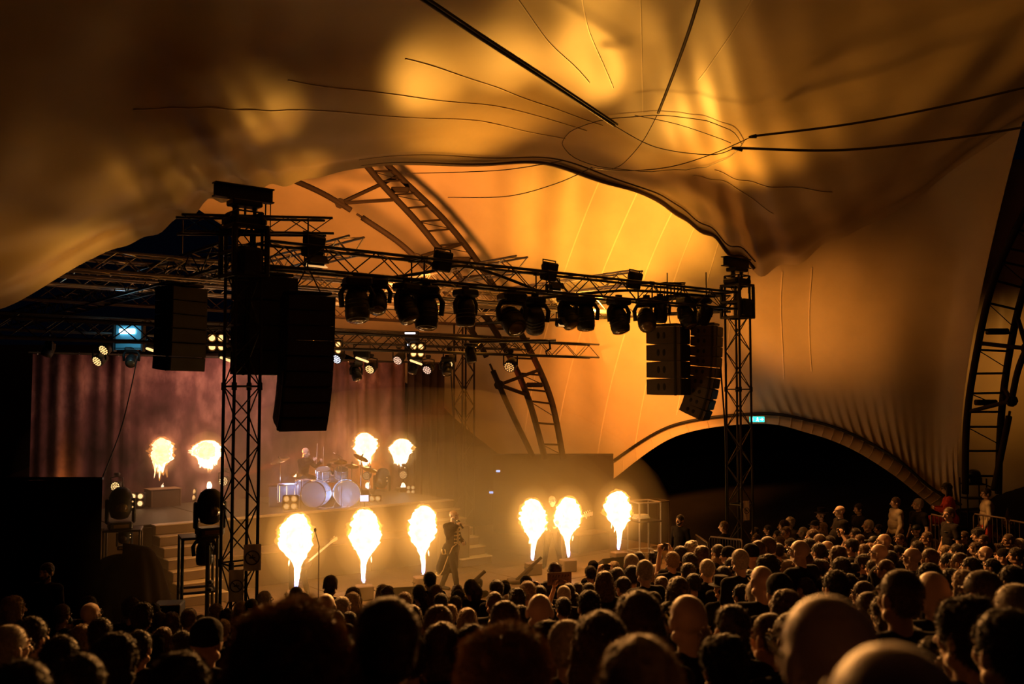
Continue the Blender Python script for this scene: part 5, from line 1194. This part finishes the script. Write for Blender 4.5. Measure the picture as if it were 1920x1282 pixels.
HEADS = [  # px, top py, hair width px, kind, label (or None)
 (1012,1096,24,'u',None),(1066,1092,24,'u','person holding up a dark lettered sign before the guitarist'),(1157,1062,24,'u',None),(1404,1066,26,'u',None),(1846,1072,28,'u',None),
 (25,1113,34,'L','person with long pale hair at the far left edge'),(80,1116,22,'s',None),(115,1131,26,'c',None),(167,1114,26,'s',None),(169,1130,28,'b','person with smooth pale head in front of the masking curtain'),(248,1116,28,'s',None),(266,1126,36,'t','person with upright dark hair left of the white-edged box'),(288,1128,22,'s',None),(281,1147,30,'L',None),(321,1144,30,'l',None),
 (353,1139,26,'c',None),(377,1151,20,'s',None),(425,1139,26,'t',None),(419,1158,27,'f',None),(190,1154,40,'s',None),(306,1172,34,'l',None),(342,1178,44,'s',None),(388,1156,58,'n','person in dark beanie left of the big curly head'),(212,1180,84,'t',None),(115,1184,64,'s',None),(60,1150,52,'s',None),(20,1168,54,'g',None),(150,1215,95,'s',None),(330,1215,120,'t',None),(40,1225,110,'s',None),
 (545,1116,196,'q','person with huge curly rim-lit hair at the foot of the near tower'),
 (497,1106,22,'g',None),(556,1098,20,'s',None),(569,1110,24,'s',None),(618,1077,22,'c','tall person with broad shoulders directly in front of the bass player'),(611,1113,31,'b','rim-lit bald person below the broad-shouldered one'),(577,1126,20,'s',None),(662,1098,26,'l',None),(661,1107,27,'L',None),
 (655,1143,32,'s',None),(717,1093,22,'L',None),(727,1096,24,'l',None),(759,1107,25,'f',None),(786,1094,22,'s',None),(806,1070,20,'s','tall person silhouetted against the singer\'s flame jet'),(817,1094,24,'l',None),(827,1109,25,'s',None),(857,1094,20,'l',None),(859,1103,22,'s',None),(855,1114,23,'s',None),
 (871,1117,20,'s',None),(883,1084,22,'s',None),(896,1081,16,'s',None),(893,1096,22,'s',None),(772,1130,36,'l',None),(792,1144,18,'s',None),(818,1132,52,'c',None),(844,1130,27,'L',None),(876,1136,35,'L','person with pale parted hair glowing at the rim, below the singer'),(828,1160,66,'l','person with long hair right of the big dark oval head'),
 (635,1180,54,'s',None),(648,1202,100,'b','large pale-rimmed shaved head left of the big dark oval head'),(716,1116,110,'c','big dark oval head in front of the white floor box'),(886,1164,62,'s',None),(931,1084,23,'s',None),(946,1086,18,'s',None),(947,1091,20,'s',None),
 (925,1108,27,'c',None),(986,1077,20,'s',None),(989,1086,27,'f',None),(968,1100,32,'t',None),(952,1112,24,'L',None),(1026,1087,22,'s',None),(1039,1053,20,'c','tall person in collared jacket in front of the guitarist'),(1058,1096,24,'g',None),
 (1084,1090,22,'s',None),(1112,1050,20,'n',None),(1107,1058,20,'s',None),(1133,1067,30,'l',None),(1151,1050,20,'L',None),(1155,1071,24,'s',None),(1168,1078,26,'s',None),(1146,1090,24,'f',None),(1122,1087,22,'f',None),(1104,1090,24,'s',None),
 (1184,1036,23,'g',None),(1197,1031,20,'s',None),(1209,1047,26,'g','grey-haired person in profile beside the stage corner'),(1056,1116,29,'s',None),(1076,1108,24,'s',None),(1104,1102,42,'s',None),(977,1131,32,'s',None),(942,1124,52,'c',None),(1012,1114,44,'b',None),(905,1132,22,'l',None),(1066,1158,64,'g','person with pale rim-lit crop left of the long parted hair'),
 (1126,1136,98,'l','person with large parted long hair glinting brown at bottom centre'),(1197,1099,82,'l','broad-haired person directly under the scaffold frame'),(1200,1178,150,'L','closest person with shiny fair hair at the lower edge of the picture'),(945,1164,170,'q','closest dark bushy-haired person at the bottom middle'),
 (1227,1030,23,'t',None),(1260,1031,23,'f',None),(1293,1033,24,'s',None),(1297,1012,25,'m','person with big whitish hair before the fence'),(1315,1020,25,'l',None),(1290,1052,25,'s',None),(1258,1056,22,'s',None),(1326,1046,24,'g',None),(1332,1058,25,'s',None),(1275,1022,22,'u','person with dark hair raising both arms with a camera near the barrier'),
 (1240,1078,27,'l',None),(1300,1072,26,'s',None),(1346,1018,20,'s',None),(1366,1023,24,'n',None),(1344,1038,20,'f',None),(1388,1027,26,'g',None),(1372,1042,24,'s',None),(1356,1058,26,'s',None),(1398,1053,28,'o','person with curly brown bob filming with a phone'),(1408,1018,26,'n',None),
 (1420,1012,22,'c',None),(1438,1005,22,'c',None),(1438,1036,34,'t','person with reddish lit profile in the middle of the right crowd'),(1458,1016,20,'s',None),(1500,1013,26,'b',None),(1478,1047,26,'L',None),(1490,1042,24,'s',None),(1506,1032,24,'c',None),(1535,1015,22,'s',None),(1530,1045,24,'s',None),
 (1482,1059,26,'m',None),(1505,1064,22,'g',None),(1394,1084,24,'f',None),(1418,1086,36,'g','person with short white-grey hair right of the tall black silhouette'),(1352,1078,52,'h','tall black silhouette of a person in a hat holding up a phone'),(1461,1073,48,'n',None),(1390,1092,30,'s',None),(1253,1124,38,'s',None),(1290,1116,60,'b','shaved head with golden rim left of the tall hatted silhouette'),(1300,1162,60,'c',None),
 (1225,1106,30,'s',None),(1258,1101,26,'s',None),(1320,1084,24,'z','person with fair bob and raised arms behind the golden-rimmed shaved head'),(1530,1083,26,'s',None),(1472,1100,54,'l',None),(1482,1146,66,'c',None),(1555,1117,156,'b','huge shaved head with bright yellow left rim at lower right'),
 (1540,951,14,'h','person in a dark hat standing in the black arched opening'),(1575,948,13,'b','bald person with glasses standing before the arched opening'),(1610,942,12,'s','tall person with a slanting shoulder strap in the arched opening'),(1416,987,13,'s',None),(1439,983,12,'s',None),(1457,993,13,'s',None),(1469,973,14,'s',None),(1481,968,15,'m',None),(1475,986,14,'c',None),(1505,987,13,'g',None),
 (1523,990,18,'o',None),(1528,975,14,'p',None),(1542,978,15,'L',None),(1569,974,14,'s',None),(1592,988,9,'c',None),(1603,989,15,'u','person shading the eyes with raised hands in the right crowd'),(1628,973,13,'g',None),(1647,981,13,'s',None),(1612,1001,15,'c',None),(1504,1013,14,'b',None),(1551,1014,18,'b',None),(1536,1017,13,'b',None),
 (1511,1033,20,'s',None),(1619,1018,20,'l',None),(1553,1030,22,'p',None),(1540,1046,24,'s',None),(1576,1041,28,'s',None),(1617,1037,26,'t',None),(1658,1001,18,'b','bald person with glasses and pale collar in the right crowd'),(1640,1004,18,'p',None),(1465,1034,18,'L',None),(1431,1010,14,'s',None),(1418,1000,13,'c',None),
 (1721,933,13,'g','pale-faced person in dark coat with hand at the chest, before the hem'),(1780,950,15,'c','bearded person in dark jacket below the seated one in red'),(1756,966,13,'s',None),(1762,978,14,'o',None),(1718,983,14,'p',None),(1733,990,12,'s',None),(1738,996,15,'c',None),(1751,1009,13,'g',None),(1789,988,16,'p',None),(1792,1003,15,'s',None),
 (1814,1012,14,'p',None),(1834,987,18,'t',None),(1855,1016,16,'s',None),(1889,951,14,'w','person in a pointed party hat at the right edge barrier'),(1872,988,14,'s',None),(1891,1000,15,'c',None),(1848,1024,18,'b',None),(1823,1026,15,'c',None),(1881,1027,20,'n',None),(1904,1024,20,'s',None),(1911,1008,15,'g',None),(1914,1043,17,'s',None),
 (1688,1000,14,'c',None),(1701,1006,15,'l',None),(1711,1027,23,'b',None),(1756,1022,16,'z',None),(1798,1035,24,'c',None),(1741,1051,36,'s',None),(1749,1072,50,'b','shaved head with yellow rim, right of the dark round-haired one'),(1684,1065,62,'c','large dark round head with thin golden rim in the right crowd'),(1838,1067,56,'c',None),(1896,1056,36,'s',None),
 (1781,1062,32,'s',None),(1637,1046,24,'s',None),(1904,1090,64,'g',None),(1625,1108,44,'c',None),(1617,1088,33,'c',None),(1566,1064,42,'s',None),(1700,1168,68,'o',None),(1755,1185,74,'s',None),(1440,1148,60,'c',None),(1810,1110,100,'t','big dark thick-haired head near the lower right corner'),(1885,1130,100,'s',None),
 (1680,1210,236,'b','closest blurred reddish shaved head at the bottom right edge'),(1545,1078,30,'s',None),(1590,1072,30,'s',None),(1668,1030,22,'s',None),(1600,1055,24,'p',None),(1660,1048,24,'c',None),(1450,1062,24,'n',None),(1440,1090,34,'s',None),(1510,1080,30,'y',None),(1860,1045,24,'y',None),(1580,1005,14,'s',None),(1565,992,13,'c',None),(1590,1022,18,'c',None),(1635,1022,16,'n',None),(1665,1018,16,'c',None),(1683,1020,17,'s',None),(1730,1012,15,'s',None),(1772,1020,17,'f',None),(1770,998,14,'s',None),(1808,995,14,'c',None),(1820,1042,26,'y',None),(1845,1002,15,'c',None),(1900,985,14,'s',None)]
# random heads that fill the dark gaps between the ones picked out above
def limit(px, w):    # highest head line of the crowd at this column
    pts = [(0, 1150), (300, 1135), (500, 1112), (700, 1106), (900, 1096), (1050, 1082), (1180, 1050), (1300, 1032), (1400, 1005), (1500, 992), (1700, 1002), (1920, 1010)]
    for (a, ya), (b, yb) in zip(pts, pts[1:]):
        if a <= px <= b: return ya + (yb - ya) * (px - a) / (b - a)
    return 1100
rr = random.Random(3); tries = 0
while len(HEADS) < 292 and tries < 20000:
    tries += 1; px = rr.uniform(5, 1915); y0 = limit(px, 0); py = y0 + rr.random() ** 1.3 * (1185 - y0)
    if py < y0 + 6: continue
    base_w = 20 if px < 1200 else 14
    w_ = base_w + (py - y0) * (.62 if px < 1300 else .45); w_ *= rr.uniform(.9, 1.1)
    if all(abs(px - h[0]) > (w_ + h[2]) * .33 or abs(py - h[1]) > (w_ + h[2]) * .33 for h in HEADS): HEADS.append((px, py, w_, rr.choice('sccsfglLosbtyp'), None))

STG = st(5.5, 3.0)
pts = []
for h in HEADS:
    Y = HW[h[3]] * F / h[2]; Y = min(Y, 24.5); t = at(h[0], h[1], Y); pts.append([t.x, t.y, t.z, h])
PX = np.array([(p[0], p[1]) for p in pts]); HZ = np.array([p[2] for p in pts]); TZs = np.array([TOPZ[p[3][3]] for p in pts])
def ground(x, y, k=None):
    d = np.hypot(PX[:, 0] - x, PX[:, 1] - y); s_ = .55 + .06 * max(0, y); wt = np.exp(-(d / s_) ** 2) + 1e-9
    loc_ = float((wt * (HZ - TZs)).sum() / wt.sum()); c = float(wt.sum())
    dist = math.hypot(x - STG.x, y - STG.y); far = max(G0, -.2 + .21 * (dist - 8.5)) if dist > 5 else G0
    a = min(1, c / .5); return loc_ * a + far * (1 - a)
def scol(i): return None
ORD = ['first', 'second', 'third', 'fourth', 'fifth', 'sixth', 'seventh', 'eighth', 'ninth', 'tenth', 'eleventh', 'twelfth']
def zone(h):
    px, py, w_ = h[:3]
    col = [(110, 'under the left-hand masking curtain'), (230, 'under the edge of the masking curtain'), (330, 'below the stage stairs'), (430, 'below the scaffold frame'), (530, 'at the near tower'), (620, 'before the bass player'), (720, 'before the white floor box'), (800, 'before the flame beside the singer'), (900, 'before the singer'), (980, 'before the far stairs'), (1060, 'before the guitarist'), (1130, 'before the far amplifier'),
           (1215, 'before the scaffold with towel'), (1300, 'before the standing guard'), (1370, 'before the fence'), (1430, 'at the far tower'), (1500, 'under the exit sign'), (1570, 'under the middle of the arch'), (1650, 'under the falling arch'), (1730, 'under the tan jacketed onlooker'), (1800, 'under the seated person in red'), (1860, 'under the dark arch rib'), (3000, 'at the right-hand barrier')]
    c = next(t for x, t in col if px < x)
    row = 'far row' if w_ < 24 else 'middle row' if w_ < 42 else 'near row'
    return (row, c)
from collections import defaultdict
Zn = defaultdict(list)
for i, p in enumerate(pts):
    if not p[3][4]: Zn[(zone(p[3]), TXT[p[3][3]])].append(i)
labs = {}
for (zz, tx), idx in Zn.items():
    idx.sort(key=lambda i: pts[i][3][0])
    for k, i in enumerate(idx):
        labs[i] = ('' if len(idx) == 1 else ORD[k] + ' ') + 'person with ' + tx + ', ' + zz[0] + ' ' + zz[1] + ('' if len(idx) == 1 else ', of ' + ['', 'one', 'two', 'three', 'four', 'five', 'six', 'seven', 'eight'][len(idx)])
for i in list(labs):
    if len(labs[i].split()) > 16: labs[i] = labs[i].replace('person with ', 'fan with ').replace('the edge of the ', 'the ').replace(' standing', '')
    if len(labs[i].split()) > 16: print('LONG', labs[i])
ROOTS = {}
placed = []
for i, (x, y, z, h) in enumerate(pts):
    k = h[3]; label = h[4] or labs[i]
    gz = ground(x, y); Hs = (z - gz) / TOPZ[k]
    sc = HW[k] and min(1.12, max(.88, Hs)); gz = z - sc * TOPZ[k]
    rz = face_to((x, y), (STG.x, STG.y)) + R.uniform(-.25, .25)
    if k in 'uz': rz = face_to((x, y), (STG.x, STG.y))
    if k not in ROOTS:
        o = thing('person', label, 'person', (x, y, gz), rz, 'concert crowd'); o.scale = (sc,) * 3
        for kk, me in PR[k].items():
            if kk[0] != '_': link(kk, me, o)
        ROOTS[k] = o
        if k in 'bgovc': glasses_mesh(*PR[k]['_g']).obj('glasses', M_lensk, o)
    else:
        o = dup(ROOTS[k], (x, y, gz), rz, label, sc)
    placed.append((x, y, gz, sc, rz, k, o, h))
FEET = np.array([p[2] for p in placed])
def gfoot(x, y):
    d = np.hypot(PX[:, 0] - x, PX[:, 1] - y); s_ = .22 + .03 * max(0, y); wt = np.exp(-(d / s_) ** 2); c = wt.sum()
    far = min(float(FEET[np.argmin(d)]), 1.9)
    dist = math.hypot(x - STG.x, y - STG.y); base = max(G0, -.2 + .21 * (dist - 8.5)) if dist > 5 else G0
    base = min(base, 2.0)
    wn = 1e-3; return float((wt * FEET).sum() + wn * base) / (c + wn)
vs_ = []; xs = np.linspace(-16, 18, 171); ys = np.linspace(-3, 36, 196)
def in_stage(x, y):
    q = Vector((x, y, 0)) - L0; s_, t_ = q.dot(U), q.dot(V); return -3.2 < s_ < 14 and -1.0 < t_ < 11
for y in ys:
    for x in xs: vs_.append((x, y, G0 if in_stage(x, y) else max(G0, gfoot(x, y) - .01)))
nx = len(xs)
MB().add(vs_, [(j * nx + i, j * nx + i + 1, (j + 1) * nx + i + 1, (j + 1) * nx + i) for j in range(len(ys) - 1) for i in range(nx - 1)]).obj('ground', M_ground, smooth=True, kind='structure')

# phones, cameras and a sign between the hands of the people with raised arms
def held(name, lab, cat, o_, w, h, lit=False):
    M_ = Matrix.Translation(o_.location) @ Matrix.Rotation(o_.rotation_euler.z, 4, 'Z') @ Matrix.Scale(o_.scale[0], 4)
    o = thing(name, lab, cat, M_ @ Vector((0, .325, 1.705)), o_.rotation_euler.z)
    MB().cbox((0, 0, 0), (w, .009, h), .003).obj('case', M_phone, o); MB().cbox((0, -.006, 0), (w * .92, .003, h * .92), .001).obj('screen', M_screen if lit else M_phone, o)
    MB().lathe([(.009, 0), (.009, .003)], (w * .4, .005, h * .3), (0, 1, 0), 10).obj('camera_eye', M_glass, o); return o
for (x, y, gz, sc, rz, k, o_, h) in placed:
    if k not in 'uz': continue
    if h[0] == 1066:
        M_ = Matrix.Translation(o_.location) @ Matrix.Rotation(rz, 4, 'Z') @ Matrix.Scale(sc, 4)
        o = thing('cardboard_sign', 'hand-lettered dark cardboard sign held up before the guitarist', 'sign', M_ @ Vector((0, .345, 1.76)), rz)
        MB().cbox((0, 0, 0), (.36, .012, .17), .004).obj('board', M_card, o)
        rs = random.Random(5)
        for row in range(2):
            for k2 in range(7):
                x_ = -.15 + k2 * .045; z_ = .035 - row * .065
                MB().tube([(x_, -.009, z_ - .018), (x_ + rs.uniform(-.005, .02), -.009, z_ + .018), (x_ + .022, -.009, z_ + rs.uniform(-.018, .018))], .003, 4).obj('letter_stroke', M_phone, o)
    elif h[0] == 1275: held('camera', 'dark camera held up near the barrier by raised hands', 'camera', o_, .16, .10)
    else: held('phone', 'phone held up by the ' + {1012: 'person left of the guitarist', 1157: 'person at the far stage end', 1404: 'person left of the far tower', 1603: 'person shading the eyes', 1320: 'fair-haired person by the tall hatted silhouette', 1756: 'fair-haired person under the seated one in red', 1846: 'person under the dark arch rib'}[h[0]], 'phone', o_, .16, .08, h[0] in (1320, 1846))

# --- standing people with poses of their own
Fp = STG
def place(label, px, py, Y, key=None, meshes=None, rz=None, extra=0, gl=None, zmin=None):
    t = at(px, py, Y); m_ = meshes; tp = max(v.co.z for v in (m_.get('hair') or m_['body']).vertices)
    r_ = face_to(t, Fp) if rz is None else rz
    return figure(label, (t.x, t.y, t.z - tp), r_, m_, 1.0, glasses=gl)
arm_x = dict(ell=(-.25, .03, 1.14), wrl=(.02, .20, 1.16), hdl=(1, .1, .1), elr=(.25, .03, 1.14), wrr=(-.02, .24, 1.12), hdr=(-1, .05, .1), curl=.4)
place('bearded guard in black standing alone under the black arch, lit from the stage', 1275, 964, 22.5, meshes=body_meshes(dict(hx=(1, -.1, 0)), skin=M_skin3, beard=True, sleeve='long', voxel=.010), rz=2.4)
place('bearded guard in black standing before the masking curtain at far left', 88, 1054, 13.2, meshes=body_meshes(dict(w=1.1, hx=(1, .1, 0)), skin=M_skin3, beard=True, sleeve='long', voxel=.010), rz=2.9)
place('person leaning on the barrier with crossed arms left of the far tower', 1357, 976, 21.5, meshes=body_meshes(dict(arm_x, **fem), hairkind='short', hairmat=M_hairb, skin=M_skin, voxel=.011), rz=.9)
place('heavy person in tan jacket standing upright before the black opening', 1679, 931, 22.2, meshes=body_meshes(dict(w=1.25, belly=.015), hairkind='short', hairmat=M_hairb, skin=M_skin, shirt=M_cloth4, sleeve='long', voxel=.011), rz=1.6)
place('person in brown jacket standing behind the barrier under the dark arch rib', 1849, 914, 21.8, meshes=body_meshes(dict(w=1.2, hx=(.9, .3, 0)), hairkind='short', skin=M_skin, shirt=M_cloth4, trousers=M_red, sleeve='long', voxel=.011), rz=1.3, gl='clear')
seat_pose = dict(pelvis=(0, -.02, .62), chest=(0, .05, .94), neck=(0, .06, 1.10), head=(0, .09, 1.19), shl=(-.16, .05, 1.04), shr=(.16, .05, 1.04), ell=(-.24, .16, .82), wrl=(-.03, .32, .84), hdl=(1, .2, 0), elr=(.24, .16, .82), wrr=(.03, .35, .86), hdr=(-1, .2, 0), hil=(-.09, .02, .60), hir=(.09, .02, .60),
                 knl=(-.14, .45, .60), knr=(.14, .47, .60), anl=(-.13, .55, .16), anr=(.16, .62, .16), tol=(-.02, .2, 0), tor=(.02, .2, 0), curl=.5, w=.95)
red = body_meshes(seat_pose, hairkind='long', hairmat=M_hairk, skin=M_skin, shirt=M_red, trousers=M_red, voxel=.010, sleeve='long')
tp = at(1783, 904, 22.6); topz = max(v.co.z for v in red['hair'].vertices); sc = 1.15
redp = figure('person in red overalls sitting with folded arms beside the arch hem', (tp.x, tp.y, tp.z - topz * sc), -1.9 + math.pi * 1.0, red, sc, glasses='dark')
o = thing('bench_case', 'dark case that the person in red overalls sits on', 'case', (tp.x, tp.y + .05, tp.z - topz * sc), 0.3)
MB().cbox((0, 0, .22), (.6, .5, .60), .03).obj('case_body', M_drape, o); MB().cbox((0, 0, .525), (.62, .52, .03), .01).obj('case_lid', M_ribdark, o)
o = thing('equipment_rack', 'dark rack with boxes between the seated person and the brown jacket', 'rack', at(1826, 960, 23.5), 0)
for z in (0, .35, .7): MB().cbox((0, 0, z), (.5, .4, .03), .008).obj('shelf', M_ribdark, o)
for sx in (-1, 1):
    for sy in (-1, 1): MB().cbox((sx * .24, sy * .19, .25), (.03, .03, 1.2), .006).obj('post', M_ribdark, o)
MB().cbox((0, 0, .8), (.34, .3, .18), .03).obj('box', M_black, o); MB().ell((.02, 0, .95), (.17, .15, .12)).obj('round_top', M_black, o, True)
def bpt(px, py, Y, h=1.05): t = at(px, py, Y); return (t.x, t.y, t.z - h)
barrier('tubular barrier curving behind the crowd left of the far tower', bpt(1304, 1002, 22.5), bpt(1328, 1018, 20.5)); barrier('barrier with upright bars under the person with crossed arms', bpt(1331, 1006, 21.0), bpt(1392, 1012, 19.5))
barrier('barrier beneath the red trousered person at the right', bpt(1826, 963, 21.0), bpt(1888, 972, 20.2)); barrier('barrier at the far right edge', bpt(1893, 975, 20.3), bpt(1950, 985, 19.5)); barrier('short barrier before the black opening at right', bpt(1746, 964, 21.5), bpt(1775, 970, 21))
p = at(316, 1150, 14.6); o = thing('equipment_case', 'black case with a thin pale edge at the foot of the scaffold', 'case', (p.x, p.y, p.z), UANG * .2)
MB().cbox((0, 0, 0), (.42, .4, .34), .02).obj('case_body', M_black, o); MB().cbox((0, -.205, .165), (.42, .01, .012), .003).obj('edge_trim', M_edge, o); MB().cbox((.205, -.205, 0), (.012, .01, .34), .003).obj('edge_trim', M_edge, o)

bpy.data.scenes.remove(TMP)
